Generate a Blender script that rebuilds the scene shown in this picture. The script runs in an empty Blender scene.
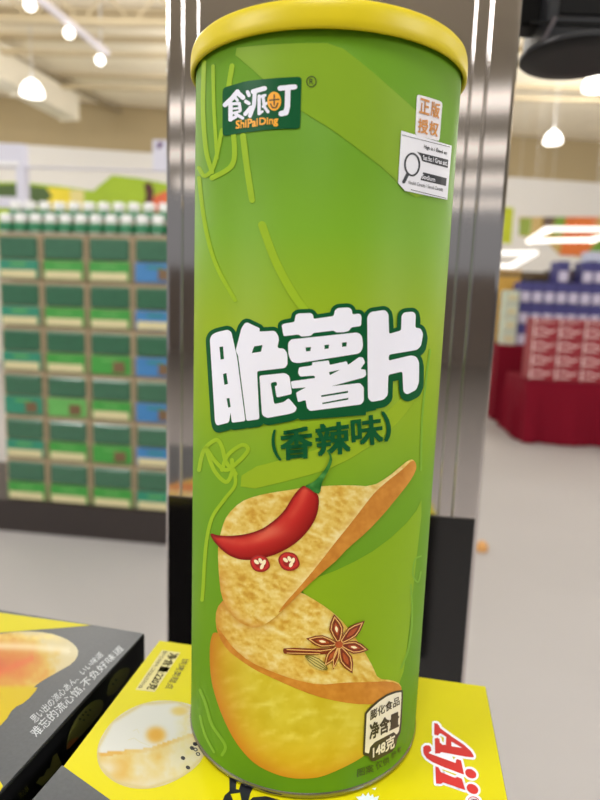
import bpy, bmesh, math, random
from mathutils import Vector, Matrix, noise
from mathutils.geometry import delaunay_2d_cdt
random.seed(7)
SC = bpy.context.scene
COL = SC.collection
R = 0.0375                                   # radius of the crisp can (m)

# ------------------------------------------------------------------ camera
CAM = Vector((0.0, -0.18545, 0.13587))
YAW, PITCH, ROLL, F = -0.0256, 0.1558, 0.0356, 600.0
def cam_axes():
    cy, sy, cp, sp, cr, sr = math.cos(YAW), math.sin(YAW), math.cos(PITCH), math.sin(PITCH), math.cos(ROLL), math.sin(ROLL)
    f = Vector((sy*cp, cy*cp, -sp)); r = Vector((cy, -sy, 0)); u = r.cross(f)
    return cr*r + sr*u, cr*u - sr*r, f
CR, CU, CF = cam_axes()
def ray(x, y): return CF + CR*((x-300)/F) - CU*((y-400)/F)
def on_z(x, y, z=0.0):
    d = ray(x, y); return CAM + d*((z-CAM.z)/d.z)
def on_y(x, y, Y):
    d = ray(x, y); return CAM + d*((Y-CAM.y)/d.y)
def on_plane(x, y, p, n):
    d = ray(x, y); return CAM + d*((p-CAM).dot(n)/d.dot(n))
def on_can(x, y, off=0.0):
    d = ray(x, y); rr = R+off
    a = d.x*d.x+d.y*d.y; b = CAM.x*d.x+CAM.y*d.y; c = CAM.x**2+CAM.y**2-rr*rr
    disc = max(b*b-a*c, 0.0)
    p = CAM + d*((-b-math.sqrt(disc))/a)
    k = rr/math.hypot(p.x, p.y)
    return Vector((p.x*k, p.y*k, p.z))
cd = bpy.data.cameras.new('camera'); cam = bpy.data.objects.new('camera', cd); COL.objects.link(cam)
M = Matrix((CR, CU, -CF)).transposed().to_4x4(); M.translation = CAM
cam.matrix_world = M
cd.sensor_fit = 'VERTICAL'; cd.sensor_height = 24; cd.lens = 18.0; cd.clip_start = 0.01; cd.clip_end = 200
cd.dof.use_dof = True; cd.dof.focus_distance = 0.165; cd.dof.aperture_fstop = 9.0
SC.camera = cam

# ------------------------------------------------------------------ materials
def lin(c):
    c = c/255.0
    return c/12.92 if c <= 0.04045 else ((c+0.055)/1.055)**2.4
def L3(rgb, k=1.0): return tuple(min(1.0, lin(v)*k) for v in rgb)
def mat(name, rgb, rough=0.5, metal=0.0, var=0.0, scale=20.0, spec=0.5, k=1.0, emit=0.0, bump=0.0, alpha=None, aniso=0.0, coat=0.0):
    m = bpy.data.materials.new(name); m.use_nodes = True
    nt = m.node_tree; b = nt.nodes['Principled BSDF']
    c = L3(rgb, k)
    b.inputs['Base Color'].default_value = (*c, 1)
    b.inputs['Roughness'].default_value = rough; b.inputs['Metallic'].default_value = metal
    b.inputs['Specular IOR Level'].default_value = spec
    if coat: b.inputs['Coat Weight'].default_value = coat
    if emit:
        b.inputs['Emission Color'].default_value = (*c, 1); b.inputs['Emission Strength'].default_value = emit
    if aniso: b.inputs['Anisotropic'].default_value = aniso
    if var or bump:
        tc = nt.nodes.new('ShaderNodeTexCoord'); n = nt.nodes.new('ShaderNodeTexNoise')
        n.inputs['Scale'].default_value = scale; n.inputs['Detail'].default_value = 4
        nt.links.new(tc.outputs['Object'], n.inputs['Vector'])
        if var:
            mx = nt.nodes.new('ShaderNodeMix'); mx.data_type = 'RGBA'
            mx.inputs['A'].default_value = (*[v*(1-var) for v in c], 1); mx.inputs['B'].default_value = (*[min(1, v*(1+var)) for v in c], 1)
            nt.links.new(n.outputs['Fac'], mx.inputs['Factor']); nt.links.new(mx.outputs['Result'], b.inputs['Base Color'])
        if bump:
            bp = nt.nodes.new('ShaderNodeBump'); bp.inputs['Strength'].default_value = bump; bp.inputs['Distance'].default_value = 0.002
            nt.links.new(n.outputs['Fac'], bp.inputs['Height']); nt.links.new(bp.outputs['Normal'], b.inputs['Normal'])
    return m
def mat_attr(name, rough=0.4):
    m = bpy.data.materials.new(name); m.use_nodes = True
    m.node_tree.nodes['Principled BSDF'].inputs['Specular IOR Level'].default_value = .2
    nt = m.node_tree; a = nt.nodes.new('ShaderNodeAttribute'); a.attribute_name = 'print'
    b = nt.nodes['Principled BSDF']; b.inputs['Roughness'].default_value = rough
    nt.links.new(a.outputs['Color'], b.inputs['Base Color'])
    return m

# ------------------------------------------------------------------ objects
def tag(o, label=None, cat=None, group=None, kind=None):
    if label: o['label'] = label
    if cat: o['category'] = cat
    if group: o['group'] = group
    if kind: o['kind'] = kind
    return o
def empty(name, loc=(0, 0, 0), rz=0.0):
    o = bpy.data.objects.new(name, None); COL.objects.link(o); o.location = loc; o.rotation_euler.z = rz
    o.empty_display_size = 0.02
    return o
def link_mesh(name, me, m, parent=None, smooth=False):
    o = bpy.data.objects.new(name, me); COL.objects.link(o)
    if m is not None: me.materials.append(m)
    if parent is not None: o.parent = parent
    if smooth:
        for p in me.polygons: p.use_smooth = True
    return o
class MB:
    """collects shapes of one part"""
    def __init__(s): s.bm = bmesh.new()
    def box(s, c, d, rz=0.0, bev=0.0, M=None):
        r = bmesh.ops.create_cube(s.bm, size=1.0)
        vs = r['verts']
        T = Matrix.Translation(c) @ Matrix.Rotation(rz, 4, 'Z') @ Matrix.Diagonal((*d, 1))
        if M: T = M @ T
        bmesh.ops.transform(s.bm, matrix=T, verts=vs)
        if bev:
            es = list({e for v in vs for e in v.link_edges})
            bmesh.ops.bevel(s.bm, geom=es, offset=bev, segments=2, profile=0.5, affect='EDGES')
        return s
    def tube(s, a, b, r, n=12, r2=None):
        a, b = Vector(a), Vector(b); d = b-a
        q = d.to_track_quat('Z', 'Y').to_matrix().to_4x4()
        bmesh.ops.create_cone(s.bm, cap_ends=True, segments=n, radius1=r, radius2=r if r2 is None else r2, depth=d.length,
                              matrix=Matrix.Translation((a+b)/2) @ q)
        return s
    def lathe(s, prof, n=48, c=(0, 0, 0), cap=True):
        rings = []
        for (r, z) in prof:
            if r < 1e-6: rings.append([s.bm.verts.new((c[0], c[1], c[2]+z))])
            else: rings.append([s.bm.verts.new((c[0]+r*math.cos(2*math.pi*i/n), c[1]+r*math.sin(2*math.pi*i/n), c[2]+z)) for i in range(n)])
        for A, B in zip(rings, rings[1:]):
            for i in range(n):
                j = (i+1) % n
                if len(A) == 1 and len(B) == 1: continue
                if len(A) == 1: s.bm.faces.new((A[0], B[j], B[i]))
                elif len(B) == 1: s.bm.faces.new((A[i], A[j], B[0]))
                else: s.bm.faces.new((A[i], A[j], B[j], B[i]))
        return s
    def prism(s, pts, off):
        off = Vector(off)
        a = [s.bm.verts.new(p) for p in pts]; b = [s.bm.verts.new(Vector(p)+off) for p in pts]
        n = len(a)
        s.bm.faces.new(a); s.bm.faces.new(b[::-1])
        for i in range(n): s.bm.faces.new((a[i], b[i], b[(i+1) % n], a[(i+1) % n]))
        return s
    def build(s, name, m, parent=None, smooth=False):
        bmesh.ops.recalc_face_normals(s.bm, faces=s.bm.faces[:])
        me = bpy.data.meshes.new(name); s.bm.to_mesh(me); s.bm.free()
        return link_mesh(name, me, m, parent, smooth)
def sharp(o, ang=40):
    me = o.data
    for p in me.polygons: p.use_smooth = True
    me.set_sharp_from_angle(angle=math.radians(ang))
    return o
def copy_tree(o, parent=None):
    c = o.copy(); COL.objects.link(c)
    if parent is not None: c.parent = parent
    for ch in list(o.children): copy_tree(ch, c)
    return c

# ------------------------------------------------------------------ printed artwork
def smooth_poly(pts, it=1):
    for _ in range(it):
        q = []
        n = len(pts)
        for i in range(n):
            a, b = pts[i], pts[(i+1) % n]
            q += [(a[0]*.75+b[0]*.25, a[1]*.75+b[1]*.25), (a[0]*.25+b[0]*.75, a[1]*.25+b[1]*.75)]
        pts = q
    return pts
def round_poly(pts, rad):
    """rounds every corner of a polygon by at most rad"""
    q = []; n = len(pts)
    for i in range(n):
        p, a, b = Vector(pts[i]), Vector(pts[i-1]), Vector(pts[(i+1) % n])
        da, db = a-p, b-p
        t = min(rad, da.length*.45, db.length*.45)
        A, B = p+da.normalized()*t, p+db.normalized()*t
        for k in range(4):
            u = k/3
            q.append(tuple(A*(1-u)**2 + p*2*u*(1-u) + B*u*u))
    return q
def inside(p, loops):
    x, y = p; c = False
    for lp in loops:
        j = len(lp)-1
        for i in range(len(lp)):
            xi, yi = lp[i]; xj, yj = lp[j]
            if (yi > y) != (yj > y) and x < (xj-xi)*(y-yi)/(yj-yi)+xi: c = not c
            j = i
    return c
def split_edges(lp, mx):
    q = []
    for i in range(len(lp)):
        a, b = lp[i], lp[(i+1) % len(lp)]
        n = max(1, int(math.ceil(math.hypot(b[0]-a[0], b[1]-a[1])/mx)))
        for k in range(n): q.append((a[0]+(b[0]-a[0])*k/n, a[1]+(b[1]-a[1])*k/n))
    return q
def tess(loops, g):
    """triangles of a polygon with holes, with inner points every g"""
    loops = [split_edges(l, g) for l in loops]
    vs, es = [], []
    for l in loops:
        o = len(vs); vs += [Vector(p) for p in l]
        es += [(o+i, o+(i+1) % len(l)) for i in range(len(l))]
    xs = [p[0] for p in loops[0]]; ys = [p[1] for p in loops[0]]
    y = min(ys)+g*.5; row = 0
    while y < max(ys):
        x = min(xs)+g*(.5 if row % 2 else .25)
        while x < max(xs):
            if inside((x, y), loops): vs.append(Vector((x, y)))
            x += g
        y += g*.87; row += 1
    V, E, Fc, _, _, _ = delaunay_2d_cdt(vs, es, [], 0, 1e-4)
    out = []
    for f in Fc:
        c = (sum(V[i].x for i in f)/3, sum(V[i].y for i in f)/3)
        if inside(c, loops): out.append(tuple(f))
    return [tuple(v) for v in V], out
def ribbon(pts, w, closed=False):
    """quads and round joints following a line, as a list of polygons"""
    if not closed: pts = [tuple(p) for p in split_edges(pts, 5)[:-max(1, math.ceil(math.hypot(pts[-1][0]-pts[0][0], pts[-1][1]-pts[0][1])/5)-0)]]+[tuple(pts[-1])]
    polys = []; n = len(pts)
    rng = range(n if closed else n-1)
    for i in rng:
        a, b = Vector(pts[i]), Vector(pts[(i+1) % n])
        d = b-a
        if d.length < 1e-6: continue
        t = Vector((-d.y, d.x)).normalized()*w/2
        polys.append([tuple(a+t), tuple(b+t), tuple(b-t), tuple(a-t)])
    for p in pts:
        polys.append([(p[0]+w/2*math.cos(k*math.pi/6), p[1]+w/2*math.sin(k*math.pi/6)) for k in range(12)])
    return polys
def ellipse(cx, cy, a, b, rot=0.0, n=28):
    c, s = math.cos(rot), math.sin(rot)
    return [(cx+a*math.cos(t)*c-b*math.sin(t)*s, cy+a*math.cos(t)*s+b*math.sin(t)*c) for t in [2*math.pi*k/n for k in range(n)]]
def spline(pts, n=6):
    q = []; P = [pts[0]]+list(pts)+[pts[-1]]
    for i in range(1, len(P)-2):
        p0, p1, p2, p3 = (Vector(P[i+k]) for k in (-1, 0, 1, 2))
        for k in range(n):
            t = k/n
            q.append(tuple(.5*((2*p1)+(p2-p0)*t+(2*p0-5*p1+4*p2-p3)*t*t+(3*p1-p0-3*p2+p3)*t**3)))
    q.append(tuple(pts[-1])); return q
def art(name, shapes, mapper, m, parent, g=6.0, color=None, fast=False):
    """shapes: list of [outer, hole, ...]; one flat printed part"""
    verts, faces, cols = [], [], []
    for loops in shapes:
        if fast: V, Fc = [tuple(p) for p in loops[0]], [tuple(range(len(loops[0])))]
        else: V, Fc = tess(loops, g)
        o = len(verts); verts += V; faces += [tuple(i+o for i in f) for f in Fc]
    me = bpy.data.meshes.new(name)
    P = [mapper(x, y) for x, y in verts]
    if fast:                                       # overlapping strokes: a micron apart, so that they do not share one plane
        for k, f in enumerate(faces):
            for i in f: P[i] = P[i]+(CAM-P[i]).normalized()*1.2e-6*(k % 30)
    # face the viewer side
    fl = []
    for f in faces:
        nrm = (P[f[1]]-P[f[0]]).cross(P[f[2]]-P[f[0]])
        fl.append(f if nrm.dot(CAM-P[f[0]]) > 0 else f[::-1])
    me.from_pydata(P, [], fl)
    if color:
        a = me.color_attributes.new('print', 'FLOAT_COLOR', 'POINT')
        for i, (x, y) in enumerate(verts):
            a.data[i].color = (*L3(color(x, y), .86), 1)
    me.update()
    return link_mesh(name, me, m, parent)
def text_tris(s, bold=0.0, shear=0.0):
    cu = bpy.data.curves.new('t', 'FONT'); cu.body = s; cu.size = 1.0; cu.offset = bold; cu.shear = shear
    cu.resolution_u = 3
    o = bpy.data.objects.new('t', cu); COL.objects.link(o)
    bpy.context.view_layer.update()
    dg = bpy.context.evaluated_depsgraph_get(); me = bpy.data.meshes.new_from_object(o.evaluated_get(dg))
    V = [(v.co.x, v.co.y) for v in me.vertices]; Fc = [tuple(p.vertices) for p in me.polygons]
    bpy.data.objects.remove(o); bpy.data.meshes.remove(me); bpy.data.curves.remove(cu)
    return V, Fc
def lettering(name, items, mapper, m, parent):
    """items: (string, TL, TR, BR, BL, bold): the string's box is fitted to the four corners"""
    verts, faces = [], []
    for (s, tl, tr, br, bl, bold) in items:
        V, Fc = text_tris(s)
        if not V: continue
        x0, x1 = min(v[0] for v in V), max(v[0] for v in V); y0, y1 = min(v[1] for v in V), max(v[1] for v in V)
        for dx, dy in (((-1, -1), (1, -1), (1, 1), (-1, 1), (0, 0)) if bold > 0 else ((0, 0),)):
            o = len(verts)
            for (x, y) in V:
                u, w = (x+dx*bold-x0)/(x1-x0), (y1-y+dy*bold)/(y1-y0)
                verts.append(tuple((1-u)*(1-w)*a+u*(1-w)*b+u*w*c+(1-u)*w*d for a, b, c, d in zip(tl, tr, br, bl)))
            faces += [tuple(i+o for i in f) for f in Fc]
    bm = bmesh.new()
    bv = [bm.verts.new((x, y, 0)) for x, y in verts]
    for f in faces:
        try: bm.faces.new([bv[i] for i in f])
        except ValueError: pass
    x0, x1 = min(v[0] for v in verts), max(v[0] for v in verts)
    x = x0+3.0
    while x < x1:                                  # cut into narrow strips so that letters follow the curved board
        bmesh.ops.bisect_plane(bm, geom=bm.verts[:]+bm.edges[:]+bm.faces[:], plane_co=(x, 0, 0), plane_no=(1, 0, 0)); x += 3.0
    bmesh.ops.triangulate(bm, faces=bm.faces[:])
    bm.verts.index_update()
    verts = [(v.co.x, v.co.y) for v in bm.verts]; faces = [tuple(v.index for v in f.verts) for f in bm.faces]; bm.free()
    P = [mapper(x, y) for x, y in verts]
    fl = []
    for f in faces:
        nrm = (P[f[1]]-P[f[0]]).cross(P[f[2]]-P[f[0]])
        fl.append(f if nrm.dot(CAM-P[f[0]]) > 0 else f[::-1])
    me = bpy.data.meshes.new(name); me.from_pydata(P, [], fl); me.update()
    return link_mesh(name, me, m, parent)
def crop(x0, y0, s):
    return lambda pts: [(x0+x/s, y0+y/s) for x, y in pts]
def canmap(layer): return lambda x, y: on_can(x, y, 0.00005*layer)
def boxmap(layer): return lambda x, y: on_z(x, y, 0.00005*layer)
def mixc(a, b, t):
    t = max(0.0, min(1.0, t)); return tuple(p+(q-p)*t for p, q in zip(a, b))
def ramp(t, stops):
    for (t0, c0), (t1, c1) in zip(stops, stops[1:]):
        if t <= t1: return mixc(c0, c1, (t-t0)/(t1-t0))
    return stops[-1][1]
def seg_dist(p, pts, closed=False):
    best = 1e9; bp = 0; side = 0
    n = len(pts); P = Vector(p); tot = 0
    for i in range(n if closed else n-1):
        a, b = Vector(pts[i]), Vector(pts[(i+1) % n]); d = b-a; l = d.length
        if l < 1e-9: continue
        t = max(0, min(1, (P-a).dot(d)/(l*l))); e = P-(a+d*t)
        if e.length < best:
            best = e.length; bp = tot+t*l; side = d.x*e.y-d.y*e.x
        tot += l
    return best, bp, (1 if side > 0 else -1)
def fr(x, y, s, o=0): return noise.fractal(Vector((x/s, y/s, o)), 1.0, 2.0, 4)
VC = mat_attr('printed picture', .38)

# ================================================================== THE CAN
can = tag(empty('crisp_can', (0, 0, 0)), 'tall green cylindrical crisp can with yellow lid standing on the yellow box', 'can')
ZL, ZU = 5.2807*R, 5.4274*R
green = bpy.data.materials.new('green printed board'); green.use_nodes = True
_b = green.node_tree.nodes['Principled BSDF']; _b.inputs['Base Color'].default_value = (*L3((112, 168, 42)), 1); _b.inputs['Roughness'].default_value = .5; _b.inputs['Specular IOR Level'].default_value = .16
_b.inputs['Coat Weight'].default_value = .0; _b.inputs['Coat Roughness'].default_value = .25
_n = green.node_tree
_tc = _n.nodes.new('ShaderNodeTexCoord'); _sx = _n.nodes.new('ShaderNodeSeparateXYZ'); _mr = _n.nodes.new('ShaderNodeMapRange'); _cr = _n.nodes.new('ShaderNodeValToRGB')
_n.links.new(_tc.outputs['Object'], _sx.inputs[0]); _n.links.new(_sx.outputs['Z'], _mr.inputs['Value']); _mr.inputs['From Max'].default_value = .2
_n.links.new(_mr.outputs['Result'], _cr.inputs['Fac']); _n.links.new(_cr.outputs['Color'], _b.inputs['Base Color'])
# the printed ground runs from deep green at both ends to lime behind the title
_st = [(795, (104, 158, 30)), (650, (118, 168, 36)), (560, (114, 166, 36)), (490, (124, 172, 38)), (420, (148, 182, 30)), (330, (156, 184, 28)), (230, (122, 172, 30)), (150, (107, 158, 26)), (50, (107, 158, 28))]
_el = _cr.color_ramp.elements
_so = sorted(((max(0, min(1, on_can(300, y).z/.2)), c) for y, c in _st), key=lambda q: q[0])
_el[0].position = _so[0][0]; _el[1].position = _so[-1][0]
_el[0].color = (*L3(_so[0][1], .74), 1); _el[1].color = (*L3(_so[-1][1], .74), 1)
for _p, _c in _so[1:-1]: _el.new(_p).color = (*L3(_c, .74), 1)
b = MB().lathe([(0, .0012), (R*.97, .0012), (R, .0017), (R, ZL+.003), (R*.97, ZL+.004)], 256)
sharp(b.build('can_body', green, can), 50)
tin = mat('tinplate', (150, 150, 150), .25, 1.0)
rim = MB().lathe([(R*.93, .0012), (R*.95, .0004), (R*.985, .0003), (R*1.006, .0006), (R*1.009, .0011), (R*1.008, .0016), (R*1.0005, .0021)], 192).build('bottom_rim', tin, can, True)
tag(rim, 'thin silver tin rim at the foot')
lidm = mat('yellow plastic', (210, 190, 6), .42, 0, .03, 200, spec=.35)
_l = lidm.node_tree.nodes['Principled BSDF']; _l.inputs['Subsurface Weight'].default_value = .0
RL = 1.04*R
pf = [(R*1.004, ZL+.0012), (R*1.012, ZL), (RL*.993, ZL-.0001), (RL, ZL+.0004), (RL, ZL+.0022), (RL*.999, ZU-.0016), (RL*.994, ZU-.0004), (RL*.985, ZU+.0006), (RL*.972, ZU+.0011), (RL*.955, ZU+.0012),
      (RL*.945, ZU+.0008), (RL*.935, ZU-.0012), (RL*.90, ZU-.0018), (0, ZU-.0018)]
lid = MB().lathe(pf, 256).build('lid', lidm, can, True); tag(lid, 'bright yellow snap-on plastic lid')

# background swooshes printed on the board
lime = mat('lime print', (152, 181, 38), .5, spec=.16, k=.92)
line = mat('line print', (156, 190, 40), .5, spec=.16, k=.92)
faint = mat('faint line print', (128, 176, 52), .5, spec=.16, k=.88)
for sw, m_ in ((smooth_poly([(228, 49), (262, 45), (300, 43), (336, 43), (366, 66), (400, 96), (420, 114), (430, 150), (428, 195), (412, 198), (388, 172), (360, 150), (330, 128), (306, 114), (280, 96), (258, 74)], 1), mat('olive print', (130, 166, 38), .5, spec=.16, k=.98)),
           (smooth_poly([(242, 470), (300, 455), (344, 440), (380, 418), (408, 392), (418, 396), (404, 416), (380, 440), (340, 465), (300, 478), (240, 492)], 1), lime),
           (smooth_poly([(424, 494), (414, 516), (382, 546), (345, 567), (308, 581), (300, 592), (320, 604), (350, 640), (370, 672), (390, 690), (402, 682), (408, 640), (414, 580)], 1), mat('leaf print', (134, 169, 30), .5, spec=.16, k=.98))):
    art('printed_swoosh', [[sw]], canmap(1.2), m_, can, g=3)
cur = [line, 2.0, 'printed_knot_line']
def addline(pts, w, n=6): art(cur[2], [[p] for p in ribbon(spline(pts, n), w)], canmap(cur[1]), cur[0], can, fast=True)
addline([(204, 62), (203, 110), (206, 150), (212, 172)], 4.5)
addline([(213, 66), (214, 110), (217, 158)], 3.5)
addline([(222, 130), (214, 165), (205, 176), (199, 168)], 4)
addline([(232, 66), (228, 100), (234, 140), (232, 165), (212, 178)], 5)
addline([(243, 136), (247, 168), (252, 200)], 6)
addline([(199, 178), (205, 225), (216, 265), (235, 300)], 4)
addline([(262, 225), (275, 260), (292, 292), (305, 310)], 8)
addline([(199, 470), (204, 450), (216, 440), (222, 447), (226, 462), (236, 474)], 4)
addline([(222, 470), (228, 455), (242, 445), (248, 450), (238, 462), (226, 470), (216, 462), (206, 448)], 4)
addline([(206, 448), (214, 470), (226, 482), (232, 472), (232, 460)], 4)
addline([(234, 470), (235, 485), (224, 500), (212, 518), (206, 545), (203, 590), (202, 600)], 3.5)
cur = [faint, 2.2, 'printed_faint_line']
addline([(421, 556), (415, 560), (413, 575), (418, 582), (421, 572)], 1.6)
addline([(430, 350), (426, 380), (422, 420), (421, 470)], 2.0)
addline([(411, 585), (412, 620), (408, 650), (401, 668)], 2.0)
addline([(200, 690), (206, 705), (212, 725), (225, 745), (222, 755)], 3.0)
addline([(200, 716), (205, 735), (214, 752)], 2.4)

# brand badge
dkgreen = mat('dark green print', (12, 84, 46), .35, spec=.16)
white = mat('white print', (236, 236, 250), .4, spec=.16)
amber = mat('amber print', (245, 172, 30), .4)
c = crop(210, 70, 5.4545)
bdg = art('brand_badge', [[round_poly(c([(68, 98), (135, 78), (200, 60), (290, 50), (380, 42), (500, 36), (491, 320), (400, 320), (300, 327), (180, 342), (68, 362)]), 4)]], canmap(3), dkgreen, can)
def strokes(items, cc, s):
    out = []
    for pts, w in items: out += [[p] for p in ribbon(cc(pts), w/s)]
    return out
brand = strokes([
    # shi
    ([(150, 118), (120, 155), (82, 190)], 26), ([(148, 122), (180, 150)], 26), ([(140, 152), (150, 166)], 16), ([(112, 185), (112, 270)], 24), ([(108, 186), (160, 182), (165, 220)], 17),
    ([(112, 212), (160, 208)], 12), ([(112, 238), (162, 226)], 13), ([(140, 240), (178, 262)], 18), ([(108, 272), (140, 256)], 18),
    # pai
    ([(205, 120), (213, 138)], 20), ([(195, 172), (212, 182)], 20), ([(192, 240), (222, 205)], 22), ([(235, 118), (298, 100)], 26), ([(244, 125), (240, 190), (218, 250)], 22),
    ([(268, 142), (268, 238)], 18), ([(270, 148), (300, 138)], 16), ([(290, 150), (296, 200), (316, 228)], 17), ([(288, 200), (310, 180)], 14), ([(268, 240), (286, 226)], 14),
    # ding
    ([(382, 100), (462, 92)], 28), ([(425, 100), (422, 200), (414, 232), (388, 238)], 30)], c, 5.4545)
art('brand_lettering', brand, canmap(4), white, bdg, fast=True)
art('brand_lettering', [[c(ellipse(350, 170, 38, 52))]], canmap(4.5), amber, bdg)
br = mat('brown print', (95, 60, 10), .4)
art('brand_lettering', strokes([([(350, 135), (350, 190)], 8), ([(325, 165), (375, 160)], 8), ([(330, 185), (340, 205), (360, 205), (370, 182)], 8)], c, 5.4545), canmap(5), br, bdg, fast=True)
lettering('brand_lettering', [('Shi', *c([(142, 278), (198, 268), (198, 312), (142, 320)]), .03), ('Pai', *c([(206, 268), (260, 262), (260, 305), (206, 313)]), .03),
                              ('Ding', *c([(270, 262), (370, 252), (370, 306), (270, 310)]), .03)], canmap(5), amber, bdg)
dark = mat('dark print', (40, 52, 26), .4)
cx, cy = c([(553, 63)])[0]
rgm = art('registered_mark', [[p] for p in ribbon(ellipse(cx, cy, 4.7, 5.2, n=24), .9, True)], canmap(3), dark, can, fast=True)
lettering('registered_letter', [('R', (cx-2, cy-2.7), (cx+2, cy-2.7), (cx+2, cy+2.7), (cx-2, cy+2.7), 0)], canmap(3), dark, rgm)

# licence mark and warning sticker
c = crop(400, 90, 10.909)
pale = mat('pale print', (226, 222, 228), .4)
orange = mat('orange print', (206, 138, 62), .4)
lic = art('licence_mark', [[round_poly(c([(185, 45), (330, 85), (465, 130), (430, 560), (165, 490)]), 3)]], canmap(3), pale, can)
lettering('licence_lettering', [('正', *c([(225, 88), (325, 120), (318, 275), (212, 245)]), .025), ('版', *c([(345, 122), (440, 158), (424, 312), (336, 278)]), .025),
                                ('授', *c([(205, 310), (310, 330), (302, 485), (196, 458)]), .025), ('权', *c([(325, 335), (424, 360), (408, 512), (318, 480)]), .025)], canmap(5), orange, lic)
c = crop(390, 90, 6.667)
sticker = mat('white sticker paper', (226, 226, 234), .45)
ink = mat('black ink', (22, 24, 34), .45)
st = art('warning_sticker', [[c([(75, 270), (412, 372), (382, 732), (100, 672), (54, 620)])]], canmap(4.5), sticker, can); tag(st, 'white nutrition warning sticker with a black magnifying glass')
pk = [[p] for p in ribbon(c([(82, 300), (240, 340), (400, 380)]), .55)] + [[p] for p in ribbon(c([(140, 664), (260, 694), (374, 722)]), .55)]
pk += [[p] for p in ribbon(ellipse(*c([(148, 497)])[0], 7.2, 11.0, 0, 28), 1.9, True)] + [[p] for p in ribbon(c([(118, 560), (92, 612)]), 3.4)]
art('sticker_symbol', pk, canmap(5.2), ink, st, fast=True)
art('sticker_symbol', [[c([(180, 412), (388, 465), (385, 520), (215, 474), (205, 440)])], [c([(222, 548), (378, 588), (373, 640), (203, 600)])]], canmap(5.2), ink, st)
lettering('sticker_lettering', [('High in / Élevé en', *c([(228, 358), (382, 404), (378, 438), (226, 396)]), .02),
                                ('Health Canada / Santé Canada', *c([(126, 602), (356, 652), (352, 676), (124, 626)]), .0)], canmap(5.6), ink, st)
lettering('sticker_lettering', [('Sat fat / Gras sat.', *c([(220, 434), (384, 474), (382, 505), (222, 464)]), .02), ('Sodium', *c([(214, 560), (302, 584), (300, 612), (212, 590)]), .02)], canmap(6), sticker, st)

# title
c5, c6, c7 = crop(205, 300, 5), crop(280, 295, 5), crop(330, 300, 5.4545)
T = []
T.append([round_poly(c5([(24, 195), (36, 172), (62, 160), (115, 148), (132, 160), (160, 285), (202, 605), (134, 614), (128, 560), (120, 612), (60, 628), (50, 610)]), 2),
          c5([(72, 235), (90, 232), (95, 295), (78, 298)]), c5([(90, 370), (107, 365), (115, 420), (97, 424)]), c5([(108, 492), (122, 490), (128, 535), (116, 538)])])
T.append([round_poly(c5([(182, 140), (200, 115), (213, 113), (275, 142), (271, 158), (350, 154), (366, 178), (370, 200), (361, 240), (395, 243), (411, 265), (413, 322), (400, 340), (260, 356), (272, 596), (207, 605), (165, 275), (153, 255)]), 2.2),
          c5([(246, 232), (288, 225), (280, 258), (233, 266)])])
T.append([round_poly(c5([(272, 378), (400, 365), (422, 380), (435, 470), (358, 488), (349, 430), (361, 427), (358, 408), (328, 414), (346, 521), (395, 510), (418, 490), (460, 540), (450, 560), (420, 570), (310, 590), (285, 575)]), 2)])
T.append([round_poly(c6([(8, 150), (22, 143), (72, 135), (78, 100), (92, 92), (155, 90), (166, 100), (168, 120), (268, 105), (275, 75), (290, 65), (345, 62), (359, 74), (362, 97), (400, 93), (408, 108), (405, 155), (356, 162), (345, 180), (320, 186), (280, 187), (268, 178), (166, 190), (155, 204), (105, 208), (93, 197), (18, 206)]), 1.6)])
T.append([round_poly(c6([(40, 240), (55, 222), (390, 187), (410, 205), (416, 260), (400, 292), (90, 341), (58, 335), (42, 300)]), 3.5),
          c6([(128, 262), (155, 260), (152, 280), (130, 282)]), c6([(222, 250), (245, 248), (243, 268), (223, 270)]), c6([(310, 238), (334, 236), (332, 257), (310, 259)])])
T.append([round_poly(c6([(160, 337), (245, 327), (248, 350), (334, 331), (340, 350), (396, 310), (415, 312), (426, 337), (402, 371), (428, 373), (431, 400), (420, 412), (258, 456), (400, 440), (419, 462), (419, 530), (405, 547), (150, 580), (135, 565), (128, 525), (90, 536), (80, 488), (130, 462), (60, 468), (54, 432), (176, 415), (172, 403), (100, 408), (90, 390), (95, 362), (162, 352)]), 1.5),
          c6([(245, 386), (300, 373), (250, 401)]), c6([(205, 502), (340, 479), (340, 489), (207, 510)]), c6([(211, 539), (342, 514), (341, 523), (213, 546)])])
T.append([round_poly(c7([(203, 90), (222, 65), (300, 54), (319, 75), (322, 185), (388, 166), (390, 85), (405, 67), (455, 64), (468, 80), (465, 152), (494, 154), (508, 185), (497, 250), (475, 272), (322, 298), (319, 331), (440, 302), (470, 308), (486, 338), (485, 450), (470, 490), (420, 516), (400, 500), (395, 390), (318, 408), (315, 520), (290, 545), (225, 556), (207, 535)]), 2.2)])
ol = []
for lp in T:
    for (dx, dy) in ((0, 0), (.6, 3.2)):
        o = [(x+dx, y+dy) for x, y in lp[0]]
        ol += [[p] for p in ribbon(split_edges(o, 5), 8.4, True)]
tol = art('title_outline', ol, canmap(5), dkgreen, can, fast=True)
art('title_backing', [[[(x+.3, y+1.6) for x, y in lp[0]]] for lp in T] + [[[(276, 345), (282, 338), (366, 325), (366, 415), (300, 420), (290, 412)]], [[(244, 330), (250, 326), (256, 340), (244, 352)]], [[(368, 330), (376, 330), (376, 410), (366, 412)]]],
    canmap(5), dkgreen, tol)
tag(art('title_lettering', T, canmap(6.5), white, tol, g=5), 'chunky white title characters with a dark green outline')
c = crop(260, 410, 4.2857)
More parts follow.
